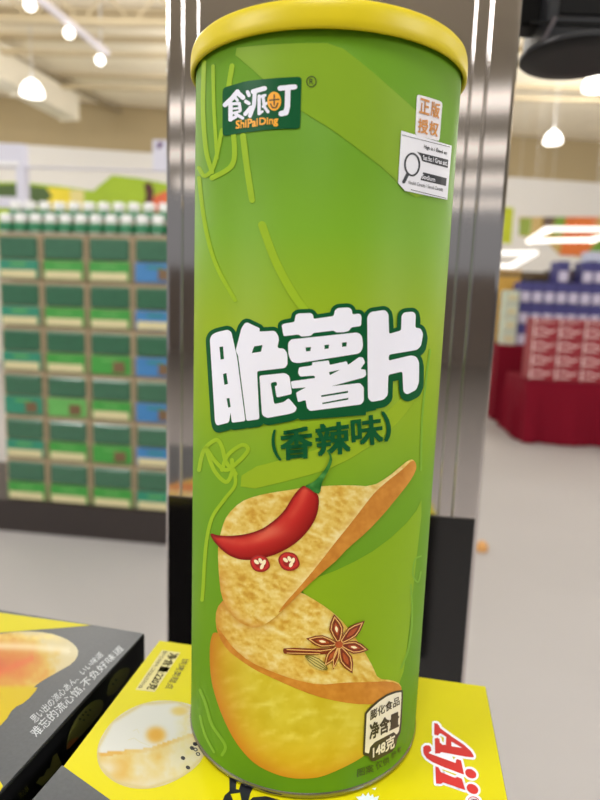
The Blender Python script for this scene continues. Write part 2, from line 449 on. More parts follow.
lettering('flavour_lettering', [('(', *c([(42, 88), (66, 86), (90, 214), (62, 216)]), .016), ('香', *c([(88, 84), (222, 72), (222, 202), (92, 214)]), .028),
                                ('辣', *c([(238, 66), (380, 48), (386, 182), (246, 196)]), .028), ('味', *c([(390, 36), (520, 20), (526, 140), (398, 158)]), .028),
                                (')', *c([(522, 10), (548, 8), (566, 128), (536, 132)]), .03)], canmap(5.5), dkgreen, can)

# crisps, printed on the board
chip2_side = [(215, 629), (210, 640), (209.5, 660), (211, 680), (216, 699), (222.5, 717), (233, 738.5), (246, 756), (259, 767), (277, 775), (292, 778.5), (307, 778.8), (322, 777), (343, 768), (358, 760), (368, 753), (392, 705), (400, 690), (370, 695), (300, 680), (240, 650)]
chip2_top = [(224, 599), (216, 609), (215.5, 625), (219, 637), (227, 650), (240, 660), (255, 670), (270, 677), (290, 686), (315, 696), (340, 702), (365, 705), (385, 702), (402, 694), (401, 684), (392, 680), (378, 679), (373, 667), (367, 656), (358, 641), (345, 624), (335, 614), (320, 603), (299, 591), (270, 585), (240, 590)]
crust2 = [(215.5, 625), (219, 637), (227, 650), (240, 660), (255, 670), (270, 677), (290, 686), (315, 696), (340, 702), (365, 705), (385, 702), (402, 694), (401, 685), (390, 681), (370, 682), (345, 682.5), (320, 685), (295, 680), (270, 671), (250, 662), (233, 648), (223, 634)]
chip1 = [(413, 459), (416.5, 464), (416, 471), (409, 483), (397, 498), (383, 515), (367, 532), (348, 548), (337, 560), (330, 566), (317, 577), (300, 593), (285, 608), (272, 620), (260, 627), (250, 627.5), (237, 621), (227, 609), (221, 595), (219, 577), (218, 560), (218, 545), (222, 527), (227, 515), (240, 502), (255, 496), (275, 492), (290, 490), (305, 487), (322, 486), (348, 485), (372, 486.5), (388, 477), (400, 467), (408, 460.5)]
crust1 = [(413, 459), (416.5, 464), (416, 471), (409, 483), (397, 498), (383, 515), (367, 532), (348, 548), (337, 560), (330, 566), (317, 577), (300, 593), (285, 608), (277, 614.5), (284, 604), (300, 586.5), (317, 566), (334, 544), (347, 528), (358, 514), (367, 502), (376, 491), (390, 479), (402, 470)]
s2 = smooth_poly(chip2_side, 2)
def col_side(x, y):
    d, _, _ = seg_dist((x, y), chip2_side[:15])
    left = max(0, min(1, (345-x)/110))
    e = math.exp(-d/ (7+9*left)) * (.4+.6*left)
    base = mixc((222, 206, 72), (208, 188, 46), .5+.9*fr(x, y, 26, 3))
    base = mixc(base, (232, 220, 104), max(0, fr(x+y*.8, y*1.6, 18, 9))*1.3)
    base = mixc(base, (222, 184, 34), max(0, (y-725)/70))
    return mixc(base, (204, 128, 40), e)
def col_top(o, lift=0.0):
    def f(x, y):
        n = .58+.5*fr(x*.6+y*.4, y*1.25-x*.45, 7.5, o)+.42*fr(x-.4*y, y*1.3, 22, o+4)+lift
        n += .34*(.55-abs(2.2*fr(x*.55+y*.45, y*1.1-x*.75, 9, o+11)))
        n2 = fr(x, y, 2.6, o+7)
        return ramp(n+.16*n2, [(-1, (196, 140, 46)), (.05, (212, 162, 62)), (.4, (226, 186, 84)), (.75, (238, 208, 116)), (1.2, (248, 230, 166)), (3, (252, 240, 200))])
    return f
def col_crust(x, y):
    n = .5+.35*fr(x, y, 14, 21)+.2*fr(x, y, 4, 2)
    return ramp(n, [(-1, (176, 104, 34)), (.2, (196, 124, 44)), (.7, (218, 148, 62)), (1.6, (238, 182, 96))])
g1, g2 = col_top(0), col_top(31, .06)
def col1(x, y):
    d, _, _ = seg_dist((x, y), chip1[14:20]); dt, _, _ = seg_dist((x, y), crust1[14:])
    b = mixc(g1(x, y), (252, 232, 180), .6*math.exp(-dt/4))
    return mixc(b, (206, 140, 60), .75*math.exp(-d/5))
def col2(x, y):
    d, _, _ = seg_dist((x, y), [(224, 599), (215, 612), (215.5, 625)]+crust2[1:9]); ds, _, _ = seg_dist((x, y), chip1[10:19])
    b = mixc(g2(x, y), (202, 138, 62), .8*math.exp(-d/6))
    return mixc(b, (190, 130, 50), .5*math.exp(-ds/4))
art('crisp_picture', [[s2]], canmap(3), VC, can, 3, col_side)
art('crisp_picture', [[smooth_poly(chip2_top, 1)]], canmap(4), VC, can, 1.7, col2)
art('crisp_picture', [[smooth_poly(crust2, 1)]], canmap(4.6), VC, can, 2.5, col_crust)
art('crisp_picture', [[smooth_poly(chip1, 1)]], canmap(5.4), VC, can, 1.7, col1)
art('crisp_picture', [[smooth_poly(crust1, 1)]], canmap(6), VC, can, 2.5, col_crust)

# chilli pepper, its slices, star anise, pod: printed
chil = [(210, 532.5), (217.5, 535.5), (232.5, 536), (247.5, 534), (262.5, 529), (275, 520), (285, 510), (292, 497.5), (300, 487.5), (305, 485), (315, 491), (319.5, 497.5), (318, 512.5), (312.5, 525), (302.5, 537.5), (290, 547.5), (272.5, 556), (255, 560), (240, 560), (227.5, 555), (217.5, 546), (211, 537.5)]
axis = spline([(211, 534), (224, 544), (240, 547.5), (257, 545), (275, 537), (290, 525), (302, 509), (309, 493), (311, 487)], 5)
def col_chil(x, y):
    d, t, s = seg_dist((x, y), axis); e, _, _ = seg_dist((x, y), chil, True)
    v = s*d/14.0                                  # -1 upper side .. +1 lower side
    b = mixc((206, 46, 42), (150, 22, 22), max(0, v)*.9+.1)
    b = mixc(b, (226, 92, 72), .85*math.exp(-((v+.35)/.28)**2)*(.45+.55*fr(x, y, 30, 1)+.2))
    b = mixc(b, (236, 132, 104), .6*math.exp(-(((x-268)/16)**2+((y-531)/7)**2)))
    return mixc((120, 16, 16), b, e/3.5)
art('chilli_picture', [[smooth_poly(chil, 2)]], canmap(7.4), VC, can, 2, col_chil)
stem = [(304, 486), (311, 483.5), (316, 480), (320, 475.5), (324.5, 470), (328.5, 463), (330, 457), (328, 452.5), (326, 450.5), (328.5, 450), (331.5, 455), (332.5, 461), (329, 470), (324, 478), (321.5, 484), (320, 494), (315, 493), (310, 489)]
def col_stem(x, y): return mixc((24, 96, 34), (110, 180, 90), .35+.5*fr(x, y, 10, 5))
art('chilli_stem_picture', [[smooth_poly(stem, 1)]], canmap(8.2), VC, can, 1.6, col_stem)
sl = []
seed = mat('cream print', (246, 232, 200), .4); redp = mat('red print', (196, 36, 38), .4); dred = mat('deep red print', (150, 20, 24), .4)
for (x, y, a, b, r) in ((260, 563.5, 11.2, 9.2, .5), (289, 561.5, 12, 10.2, -.25)):
    slc = art('chilli_slice_picture', [[round_poly([(x-a, y-b*.3), (x-a*.4, y-b), (x+a*.6, y-b*.8), (x+a, y+b*.4), (x+a*.3, y+b), (x-a*.6, y+b*.8)], 5)]], canmap(8), dred, can)
    art('slice_flesh', [[round_poly([(x-a*.85, y-b*.25), (x-a*.35, y-b*.85), (x+a*.5, y-b*.66), (x+a*.85, y+b*.35), (x+a*.2, y+b*.8), (x-a*.5, y+b*.65)], 4)]], canmap(8.5), redp, slc)
    art('slice_core', [[ellipse(x+.3, y-.3, a*.55, b*.52, r)]], canmap(9), dred, slc)
    art('slice_seed', [[ellipse(x+dx, y+dy, 1.8, 3, rr, 12)] for dx, dy, rr in ((-3.5, -1.5, -.9), (.5, -2.6, -.5), (4, -1, .3), (2, 3, .4))], canmap(9.5), seed, slc, 3)
cx, cy = 339, 644.5
pet = [((334, 614), 7.2), ((365, 620.5), 6), ((369, 650), 6.5), ((352.5, 673.5), 6.6), ((324, 667), 5), ((306, 638.5), 6.2), ((333, 670), 3)]
edge = mat('pale brown print', (226, 176, 112), .4); brown = mat('dark brown print', (116, 34, 22), .4); rust = mat('rust print', (170, 74, 40), .4)
def lens(tip, w, k0=0.05, k1=1.0):
    a = Vector((cx, cy)); d = Vector(tip)-a; n = Vector((-d.y, d.x)).normalized()
    prof = [(0, .25), (.25, .72), (.5, 1), (.72, .72), (.9, .25), (1, 0)]
    up = [tuple(a+d*(k0+(k1-k0)*t)+n*w*h) for t, h in prof]; dn = [tuple(a+d*(k0+(k1-k0)*t)-n*w*h) for t, h in prof[-2::-1]]
    return up+dn
ani = art('star_anise_picture', [[smooth_poly([(284, 647.5), (323, 649), (336, 646), (336, 652), (322, 655), (285, 654.5), (282.5, 651)], 1)]], canmap(8), brown, can)
art('stalk_line', [[p] for p in ribbon([(287, 649.5), (320, 651), (334, 649)], 1.0)]+[[p] for p in ribbon([(287, 653), (320, 653.8)], .8)], canmap(8.5), edge, ani, fast=True)
for i, (tip, w) in enumerate(pet):
    art('anise_petal', [[lens(tip, w)]], canmap(8.6), brown, ani)
    art('petal_edge', [[p] for p in ribbon(lens(tip, w*.74, .12, .9), .95, True)], canmap(9.2), edge, ani, fast=True)
    if i < 6: art('petal_core', [[lens(tip, w*.36, .3, .72)]], canmap(9.2), rust, ani)
    if i in (0, 2, 5): art('anise_seed', [[lens(tip, w*.2, .4, .62)]], canmap(9.6), seed, ani)
art('anise_centre', [[ellipse(cx, cy, 4, 3.5)]], canmap(9.8), rust, ani)
pod = mat('straw print', (206, 190, 120), .4); podl = mat('olive line print', (112, 100, 40), .4)
P0, P1 = Vector((305.5, 656)), Vector((327, 669.5)); d = P1-P0; n = Vector((-d.y, d.x)).normalized()
pl = lambda h: [tuple(P0+d*t+n*h*k) for t, k in ((0, .15), (.2, .7), (.5, 1), (.8, .8), (1, .2))]
crd = art('cardamom_picture', [[smooth_poly(pl(5.2)+pl(-5.2)[::-1], 1)]], canmap(8.8), pod, can)
art('pod_line', [[p] for h in (-4.6, -2, .6, 3.2) for p in ribbon(pl(h), .8)], canmap(9.2), podl, crd, fast=True)

# net weight badge
c = crop(350, 680, 7.2727)
bdark = mat('umber print', (52, 46, 34), .4); bpale = mat('off white print', (232, 226, 216), .4)
outer = [(108, 240), (150, 192), (210, 140), (270, 102), (330, 80), (386, 72), (386, 130), (376, 310), (368, 385), (345, 425), (338, 470), (310, 520), (180, 592), (150, 588), (138, 556), (94, 545)]
wbd = art('weight_badge', [[round_poly(c(outer), 1.5)]], canmap(7), bdark, can)
inner = [(122, 246), (160, 204), (215, 155), (272, 117), (330, 95), (374, 87), (374, 130), (364, 305), (356, 372), (338, 398), (320, 378), (180, 452), (146, 490), (138, 535), (108, 526)]
art('badge_field', [[round_poly(c(inner), 1)]], canmap(8), bpale, wbd)
lettering('weight_lettering', [('膨化食品', *c([(148, 224), (362, 114), (360, 180), (148, 294)]), .015), ('净含量', *c([(146, 322), (358, 226), (354, 338), (144, 436)]), .035)], canmap(9.4), bdark, wbd)
lettering('weight_lettering', [('148克', *c([(168, 484), (328, 394), (322, 490), (168, 570)]), .03)], canmap(9.4), bpale, wbd)
lettering('small_print', [('图案', *c([(54, 648), (172, 612), (174, 668), (52, 708)]), .0), ('仅供', *c([(186, 600), (286, 552), (288, 606), (190, 658)]), .0), ('参考', *c([(298, 535), (376, 474), (376, 515), (302, 584)]), .0)], canmap(4), dark, can)

# ================================================================== THE PASTRY BOXES
BH = 0.052
def box_frame(corner, ex, ey, w, d):
    return corner, ex.normalized(), ey.normalized(), w, d
def carton(name, corner, ex, ey, w, d, m_side, m_top, top=0.0):
    ex, ey = ex.normalized(), ey.normalized()
    o = corner + ex*w/2 + ey*d/2
    rz = math.atan2(ex.y, ex.x) if ey.y < 0 and ex.x > 0 else math.atan2(-ex.y, -ex.x)
    root = empty(name, (o.x, o.y, top-BH), rz)
    b = MB().box((0, 0, BH/2-.0002), (w, d, BH-.0004), 0, .0006).build('carton', m_side, root)
    t = MB().box((0, 0, BH-.00025), (w-.0008, d-.0008, .0005)).build('printed_top', m_top, root)
    bpy.context.view_layer.update()
    return root
def art_box(name, shapes, layer, m, root, g=12.0, color=None, fast=False, mapper=None):
    o = art(name, shapes, mapper or boxmap(layer), m, None, g, color, fast)
    o.parent = root; o.matrix_parent_inverse = root.matrix_world.inverted(); return o
def let_box(name, items, layer, m, root, mapper=None):
    o = lettering(name, items, mapper or boxmap(layer), m, None)
    o.parent = root; o.matrix_parent_inverse = root.matrix_world.inverted(); return o
blackcard = mat('black glossy card', (24, 24, 26), .28, 0, .15, 150, coat=.3)
yellowcard = mat('yellow glossy card', (205, 195, 8), .45, 0, .03, 60, spec=.25)
greycard = mat('charcoal card', (72, 75, 80), .4, 0, .25, 900)
YW = .128; yc = Vector((-.059, .0381, 0)); yex = Vector((.1264, -.0194, 0)); yey = Vector((-.0200, -.1264, 0)); YD = .165
ybox = carton('pastry_box', yc, yex, yey, YW, YD, blackcard, yellowcard)
tag(ybox, 'yellow-topped pastry box with red lettering, the green can standing on it', 'box')
bc = Vector((-.0665, .0427, 0)); bex = Vector((-.98, .19, 0)); bey = Vector((-.19, -.98, 0)); BW, BD = .125, .165
bbox = carton('pastry_box', bc, bex, bey, BW, BD, blackcard, greycard)
tag(bbox, 'dark grey pastry box with egg tart picture and white slanted lettering', 'box')
# yellow box top
art_box('printed_corner', [[[(62, 765.2), (112, 801), (128, 815), (80, 860), (-15, 855)]]], 1, greycard, ybox)
cake = smooth_poly([(96, 754), (100, 738), (113, 719.5), (134, 706), (156, 700), (180, 701), (200, 708), (212, 725), (214, 742), (204, 755), (198.7, 765), (180, 779), (156, 788.5), (132, 789), (113, 782), (100, 770)], 2)
def col_cake(x, y):
    b = (208, 208, 204)
    e, _, _ = seg_dist((x, y), cake[::6], True)
    ln = 753-.10*(x-96)-max(0, x-150)*.25            # broken edge of the pastry
    if y > ln:
        n = .42+.007*(x-110)+.45*fr(x, y, 22, 2)
        b = ramp(n, [(-1, (206, 160, 66)), (.3, (208, 170, 84)), (.6, (210, 188, 124)), (.95, (210, 202, 172)), (2, (212, 208, 196))])
        b = mixc(b, (212, 206, 186), .8*math.exp(-(((x-107)/13)**2+((y-768)/9)**2)*1.2)+(.7 if y > 775 else 0)*math.exp(-((y-785)/6)**2))
        if y < ln+4 : b = mixc(b, (206, 156, 60), .7 if x < 122 else .25)
    b = mixc(b, (210, 160, 58), math.exp(-(((x-156)/10)**2+((y-735)/8.5)**2)**2))
    b = mixc(b, (210, 184, 100), .9*math.exp(-(((x-180)/9)**2+((y-711)/5)**2)**2))
    b = mixc(b, (210, 200, 146), .8*max(0, min(1, (x-172)/15))*(1 if y > 715 else 0)*(.6+fr(x, y, 9, 3)))
    return mixc((200, 184, 130), b, e/3)
art_box('pastry_picture', [[cake]], 1, VC, ybox, 2, col_cake)
thin = mat('grey line print', (190, 186, 160), .4)
art_box('pastry_picture', [[p] for p in ribbon([(133, 731), (137, 729), (139, 733)], .6)+ribbon([(128, 740), (134, 738), (140, 742), (150, 746)], .7)], 1.6, thin, ybox, fast=True)
art_box('sesame_picture', [[ellipse(x, y, 2.4, 1.9, .5, 12)] for x, y in ((195, 744), (195.5, 749.5), (198, 754), (183, 758), (188, 767.5), (192, 748))], 2, ink, ybox, 4)
art_box('sesame_picture', [[ellipse(x, y, 1.2, .9, .5, 10)] for x, y in ((195.5, 749.5), (198, 754))], 2.5, thin, ybox, 4)
art_box('net_weight_panel', [[[(162, 650), (180.6, 652.5), (154.6, 692), (135.4, 689.6)]]], 1, mat('beige print', (206, 196, 130), .4), ybox)
inkb = mat('soft black ink', (62, 58, 34), .4)
# rows of characters run from the back of the box towards the front
let_box('box_lettering', [('净含量:220克', (179.0, 654.0), (154.8, 690.2), (146.2, 689.0), (169.5, 652.8), .02),
                          ('图片仅供参考 口味请以实物为准', (168.0, 651.4), (141.8, 688.4), (137.6, 687.9), (163.4, 650.9), 0),
                          ('烘烤类糕点', (189.8, 659.2), (172.2, 689.4), (164.4, 688.2), (182.4, 658.4), 0)], 2, inkb, ybox)
# red brand word
c = crop(415, 715, 8.5765)
red = mat('brand red print', (198, 52, 50), .4, spec=.25)
A = [[(165, 70), (190, 72), (208, 92), (215, 112), (320, 188), (420, 255), (480, 310), (504, 350), (502, 364), (440, 358), (225, 318), (212, 330), (172, 330), (170, 200), (195, 196), (210, 206), (214, 238), (238, 256), (265, 256), (268, 186), (222, 158), (208, 160), (198, 176), (165, 168)], [(312, 228), (406, 282), (312, 268)]]
Aa = [A[0], A[1]]
J = [[(70, 300), (72, 275), (90, 260), (120, 260), (138, 280), (140, 305), (128, 315), (116, 325), (130, 332), (350, 412), (352, 385), (362, 378), (394, 388), (402, 420), (422, 512), (250, 448), (150, 404), (100, 370), (76, 335)]]
I = [[(175, 440), (200, 448), (222, 490), (345, 540), (362, 530), (402, 546), (432, 645), (340, 612), (240, 578), (222, 590), (180, 588)]]
D1 = [ellipse(478, 503, 52, 36, .55)]; D2 = [ellipse(493, 634, 54, 38, .6)]
word = [[c(l) for l in s] for s in (Aa, J, I, D1, D2)]
halo = []
for s in word: halo += [[p] for p in ribbon(split_edges(s[0], 4), 4.6, True)]
art_box('brand_halo', halo, 1, white, ybox, fast=True)
art_box('brand_halo', [[s[0]] for s in word], 1.9, white, ybox)
art_box('brand_halo', [[c([(165, 180), (270, 250), (345, 410), (230, 470), (170, 420)])]], 1.7, white, ybox)
tag(art_box('brand_lettering', word, 2.6, red, ybox), 'red slanted brand word with white edge')
rx, ry = c([(503, 735)])[0]
art_box('brand_halo', [[ellipse(rx, ry, 8.5, 6.5, .2)]], 1, white, ybox)
art_box('brand_lettering', [[p] for p in ribbon(ellipse(rx, ry, 5.2, 3.8, .2), .9, True)], 2, red, ybox, fast=True)
let_box('brand_lettering', [('R', (rx+3, ry-1.6), (rx+3, ry+1.6), (rx-3, ry+1.2), (rx-3, ry-2), 0.02)], 2, red, ybox)
# dark brush mark and pale burst in front of the can
c = crop(210, 770, 10)
art_box('printed_brush_mark', [[c([(192, 60), (265, 100), (258, 190), (290, 196), (310, 120), (430, 180), (400, 240), (380, 330), (320, 330), (300, 226), (205, 240), (240, 330), (110, 340), (150, 250), (195, 210)])], [c([(430, 272), (560, 262), (700, 300), (700, 360), (380, 360), (400, 300)])]], 1.5, ink, ybox, 4)
c = crop(350, 770, 8.57)
art_box('printed_burst', [[c([(50, 230), (95, 225), (110, 200), (135, 225), (158, 190), (172, 228), (195, 205), (205, 235), (250, 222), (235, 260), (280, 320), (20, 320), (80, 265)])], [c([(185, 160), (225, 150), (215, 172)])]], 1.5, mat('pale blue print', (214, 226, 232), .4), ybox, 4)
# black box top
art_box('printed_wedge', [[[(-60, 604), (0, 612.6), (91, 625.2), (60, 628), (0, 632.5), (-60, 637)]]], 1, yellowcard, bbox)
art_box('printed_wedge', [[[(-20, 782), (0, 781), (3, 786), (-8, 806), (-30, 812)]]], 1, yellowcard, bbox)
tart = smooth_poly([(-40, 640), (0, 633.6), (21.7, 631), (47.7, 632.5), (65, 638), (75.8, 645.5), (79, 653), (73.7, 662.8), (58.5, 671.5), (43.3, 680), (32.5, 687.8), (39, 686.9), (26, 702), (13, 708), (5, 722), (-12, 735), (-50, 720)], 1)
def col_tart(x, y):
    e, _, _ = seg_dist((x, y), tart, True)
    r = math.hypot((x+2)/62, (y-664)/34)
    b = ramp(r+.22*fr(x, y, 14, 4), [(0, (200, 108, 62)), (.35, (206, 128, 62)), (.68, (208, 152, 68)), (.84, (210, 176, 88)), (1.0, (212, 196, 148)), (1.6, (212, 206, 180))])
    b = mixc(b, (248, 240, 214), .6*math.exp(-(((y-646-.02*x*x*.05)/4)**2))*(1 if x < 70 else .3))
    b = mixc(b, (250, 226, 140), .7*math.exp(-((y-637)/4)**2)*(.5+fr(x, y, 10, 8)))
    b = mixc(b, (216, 104, 66), .6*math.exp(-((y-(672-.42*x))/4)**2) if -5 < x < 34 else 0)
    if y > 684: b = mixc(b, (206, 180, 24), min(1, (y-684)/5))
    return b
art_box('tart_picture', [[tart]], 1, VC, bbox, 2.2, col_tart)
wb = mat('silver white print', (196, 200, 206), .35)
let_box('box_lettering', [('难忘的流心馅,不负好味道', (28.5, 731.5), (119.0, 644.5), (124.6, 649.6), (37.5, 738.0), .0),
                          ('思い出の流心あん、いい味道', (29.0, 717.5), (99.5, 651.0), (103.8, 655.4), (35.5, 723.5), -.003)], 2, wb, bbox)
# side of the black box that shows in the gap: printed buns
sn = Vector((bey.y, -bey.x, 0)).normalized()
if sn.x < 0: sn = -sn
sp = bc + sn*.00008
side = lambda k: (lambda x, y: on_plane(x, y, bc+sn*(.0001+.00005*k), sn))
bun = mat('bun print', (112, 110, 58), .35); bun2 = mat('bun base print', (150, 92, 48), .35); sesame = mat('dark speck print', (30, 32, 22), .35)
art_box('bun_picture', [[smooth_poly([(66, 752), (68, 735), (76, 718), (88, 704), (98, 699), (104, 701), (102, 712), (88, 728)], 1)], [smooth_poly([(106, 697), (109, 682), (117, 671), (126, 667), (131, 669), (126, 680), (114, 694)], 1)]], 0, bun, bbox, 4, mapper=side(0))
art_box('bun_picture', [[smooth_poly([(66, 752), (68, 742), (74, 738), (80, 737)], 1)]], 0, bun2, bbox, 4, mapper=side(1))
art_box('bun_picture', [[ellipse(x, y, 1.3, 1.1, 0, 10)] for x, y in ((80, 719), (83, 715), (86, 712), (90, 710), (84, 720), (88, 715), (113, 684), (116, 680))], 0, sesame, bbox, 4, mapper=side(1.5))
art_box('bun_picture', [[c2] for c2 in ([(36, 783), (40, 777), (44, 776), (47, 769), (50, 768), (53, 756), (57, 753), (59, 758), (62, 764), (50, 778), (42, 786)],)], 0, bun, bbox, 5, mapper=side(1))
let_box('box_lettering', [('流心酥', (18, 794), (27, 785.5), (30, 790), (21, 799), .0)], 0, bun, bbox, mapper=side(1))
# one layer of boxes below, then the plinth
for (nm, cr, ex, ey, w, d, lb) in (('pastry_box', yc, yex, yey, YW, YD, 'black-sided pastry box directly under the yellow-topped box'), ('pastry_box', bc, bex, bey, BW, BD, 'black-sided pastry box directly under the dark grey box')):
    tag(carton(nm, cr, ex, ey, w, d, blackcard, greycard, -BH-.0004), lb, 'box')
zt = -2*BH-.0008
pl_ = empty('display_plinth', (-.075, -.05, -1.15), math.radians(-9))
MB().box((0, 0, (1.15+zt)/2-.01), (.19, .13, 1.15+zt-.02)).build('body', mat('black laminate', (20, 20, 21), .5), pl_)
MB().box((0, 0, 1.15+zt-.01), (.215, .15, .0198), 0, .001).build('top', mat('black laminate top', (26, 26, 27), .45), pl_)
tag(pl_, 'black plinth carrying the stacked pastry boxes', 'plinth')

# ================================================================== STEEL PILLAR
steel = bpy.data.materials.new('brushed steel'); steel.use_nodes = True
nt = steel.node_tree; pb = nt.nodes['Principled BSDF']
pb.inputs['Base Color'].default_value = (.60, .56, .54, 1); pb.inputs['Metallic'].default_value = 1; pb.inputs['Roughness'].default_value = .07
tc = nt.nodes.new('ShaderNodeTexCoord'); mp = nt.nodes.new('ShaderNodeMapping'); mp.inputs['Scale'].default_value = (900, 900, 6)
nz = nt.nodes.new('ShaderNodeTexNoise'); nz.inputs['Scale'].default_value = 1; nz.inputs['Detail'].default_value = 3
bp = nt.nodes.new('ShaderNodeBump'); bp.inputs['Strength'].default_value = .006; bp.inputs['Distance'].default_value = .0005
nt.links.new(tc.outputs['Object'], mp.inputs['Vector']); nt.links.new(mp.outputs['Vector'], nz.inputs['Vector'])
nt.links.new(nz.outputs['Fac'], bp.inputs['Height']); nt.links.new(bp.outputs['Normal'], pb.inputs['Normal'])
prz = math.radians(-5.5)
PW, PD = .1668, .17
pil = empty('steel_pillar', (.0034+.085*math.sin(-prz)*-1*-1, .119+PD/2, -1.15), prz)
pil.location = Vector((.0034, .119, -1.15)) + Matrix.Rotation(prz, 3, 'Z') @ Vector((0, PD/2, 0))
PH = 4.92
def column(x0, x1, dy, nm, lab=None, bev=.002):
    o = MB().box(((x0+x1)/2, dy, PH/2), (x1-x0, PD-2*abs(dy) if dy else PD, PH), 0, bev).build(nm, steel, pil)
    if lab: tag(o, lab)
h = PW/2
column(-h, h, 0, 'casing', None, .0022)
for xb, wb_ in ((-h+.0089, .0016), (-h+.0165, .0010), (h-.0206, .0014), (h-.0136, .0018)):
    MB().lathe([(wb_*.5, 0), (wb_*.5, PH)], 10, (xb, -PD/2, 0)).build('ridge', steel, pil, True)
bpy.context.view_layer.update()
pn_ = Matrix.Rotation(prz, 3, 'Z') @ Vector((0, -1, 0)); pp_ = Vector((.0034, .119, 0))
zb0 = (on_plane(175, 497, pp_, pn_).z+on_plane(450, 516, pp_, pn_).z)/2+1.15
o = MB().box((-.0002, -PD/2-.0004, zb0/2), (PW-.0042, .0012, zb0), 0, .0003).build('lower_panel', mat('black reflection panel', (16, 14, 14), .12, 0, .15, 40), pil)  # added sheet: the dark reflection of the box sides, built as a part
tag(o, 'glossy black sheet standing in for the mirrored dark boxes')
tag(pil, 'brushed stainless steel pillar right behind the green can', 'pillar', kind='thing')

# ================================================================== ROOM
ZF, ZC = -1.15, 3.78
def struct(o): o['kind'] = 'structure'; return o
flo = mat('pale store floor', (176, 173, 174), .6, 0, .05, 1.5, spec=.4)
cei = mat('cream painted ceiling', (250, 240, 216), .8, 0, .05, 2)
wal = mat('white wall', (226, 223, 218), .7, 0, .02, 2)
tan_shade = mat('tan shade band', (168, 150, 112), .7, 0, .06, 1)  # shade on the bulkhead put into a darker tan
struct(MB().box((2, -2, ZF-.05), (34, 34, .1)).build('floor', flo))
struct(MB().box((2, -2, ZC+.05), (34, 34, .1)).build('ceiling', cei))
WP, WA = Vector((4.1, 13.1, 0)), math.radians(9)
WN = Vector((math.sin(WA), -math.cos(WA), 0))
def on_wall(x, y, gap=0.0): return on_plane(x, y, WP+WN*gap, WN)
for nm_, z0, z1, m_ in (('wall_back', ZF, 2.95, wal), ('trim_1', 2.95, ZC, tan_shade)):
    o = MB().box((0, .1, (z0+z1)/2), (36, .2, z1-z0)).build(nm_, m_); o.location = WP; o.rotation_euler.z = WA; struct(o)
joist = mat('cream painted joist', (214, 198, 164), .8)
for i, (y, dpt) in enumerate(((7.6, .36), (8.1, .10), (8.9, .22), (10.3, .2))):
    m = MB()
    m.box((2, y, ZC-.02), (30, .10, .04)); m.box((2, y, ZC-dpt), (30, .10, .05))
    if dpt > .25:
        for k in range(44):
            x0 = -12+k*.62; m.tube((x0, y, ZC-.02), (x0+.31, y, ZC-dpt), .014, 6); m.tube((x0+.31, y, ZC-dpt), (x0+.62, y, ZC-.02), .014, 6)
    struct(m.build('trim_%d' % (i+2), joist))
struct(MB().box((2, -14.5, (ZF+1.0)/2), (34, .3, 1.0-ZF)).build('added_partition', mat('brown grey partition', (158, 148, 142), .7, 0, .1, 1)))  # unseen, added behind the viewer to darken the low reflection in the steel
# rectangular white duct and a conduit below the ceiling
whitep = mat('white paint', (238, 230, 210), .6)
def beam_between(a, b, w, hgt, nm, m):
    a, b = Vector(a), Vector(b); d = b-a
    ang = math.atan2(d.y, d.x)
    root = empty(nm, (a+b)/2, ang)
    L = math.hypot(d.x, d.y)
    MB().box((0, 0, hgt/2), (L, w, hgt)).build('duct_run', m, root)
    mm = MB()
    for k in range(int(L/1.2)+1): mm.box((-L/2+.02+k*(L-.04)/max(1, int(L/1.2)), 0, hgt/2), (.04, w+.03, hgt+.03))
    mm.build('flange', m, root)
    for x in (-L*.4, L*.4): MB().box((x, 0, (hgt+ZC-a.z)/2), (.03, .03, ZC-a.z-hgt)).build('hanger', m, root)
    return root
dz = ZC-.58
du = beam_between(on_z(-40, 62, dz), on_z(70, 120, dz), .34, .40, 'air_duct', whitep); tag(du, 'white rectangular air duct under the cream ceiling beside the dome lamp', 'duct')
cz = ZC-.10
pc = MB().tube(on_z(-20, 40, cz), on_z(160, 131, cz), .045, 10).build('conduit', mat('grey beige conduit', (150, 136, 108), .6)); tag(pc, 'long grey-beige conduit running slanted under the ceiling joists', 'pipe')

# ------------------------------------------------------------------ lamps
glow = mat('lamp glow', (255, 250, 240), .5, emit=9)
wmet = mat('white lamp metal', (225, 225, 225), .4)
def pendant(px, py, Y, r, label):
    p = on_y(px, py, Y)
    root = empty('pendant_lamp', p)
    MB().lathe([(r*.98, -r*.55), (r, -r*.4), (r*.9, 0), (r*.6, r*.5), (r*.25, r*.75), (0, r*.78)], 24).build('lamp_shade', glow, root, True)
    MB().lathe([(0, -r*.62), (r*.6, -r*.6), (r*.98, -r*.55)], 24).build('diffuser', glow, root, True)
    MB().tube((0, 0, r*.75), (0, 0, r*1.25), r*.16, 10).build('lamp_holder', wmet, root)
    MB().tube((0, 0, r*1.2), (0, 0, ZC-p.z), .006, 6).build('cord', wmet, root)
    return tag(root, label, 'lamp', 'bright dome lamps hung from the ceiling')
pendant(32, 89, 8.4, .15, 'bright dome lamp hanging beside the white air duct')
pendant(553, 138, 10.0, .14, 'bright dome lamp, the lower and farther one of two beside the pillar')
pendant(597, 82, 7.4, .15, 'bright dome lamp, the higher and nearer one below the black scanner')
tz = ZC-.55
a, b2 = on_z(30, -8, tz), on_z(107, 53, tz)
rail = empty('track_rail', (a+b2)/2)
MB().tube(a-(a+b2)/2, b2-(a+b2)/2, .045, 8).build('rail', mat('white rail', (214, 208, 214), .5), rail)
for k in (.1, .9):
    q = a+(b2-a)*k-(a+b2)/2
    MB().tube(q, q+Vector((0, 0, .55)), .01, 6).build('hanger', wmet, rail)
tag(rail, 'white lamp track carrying three small spot lamps', 'rail')
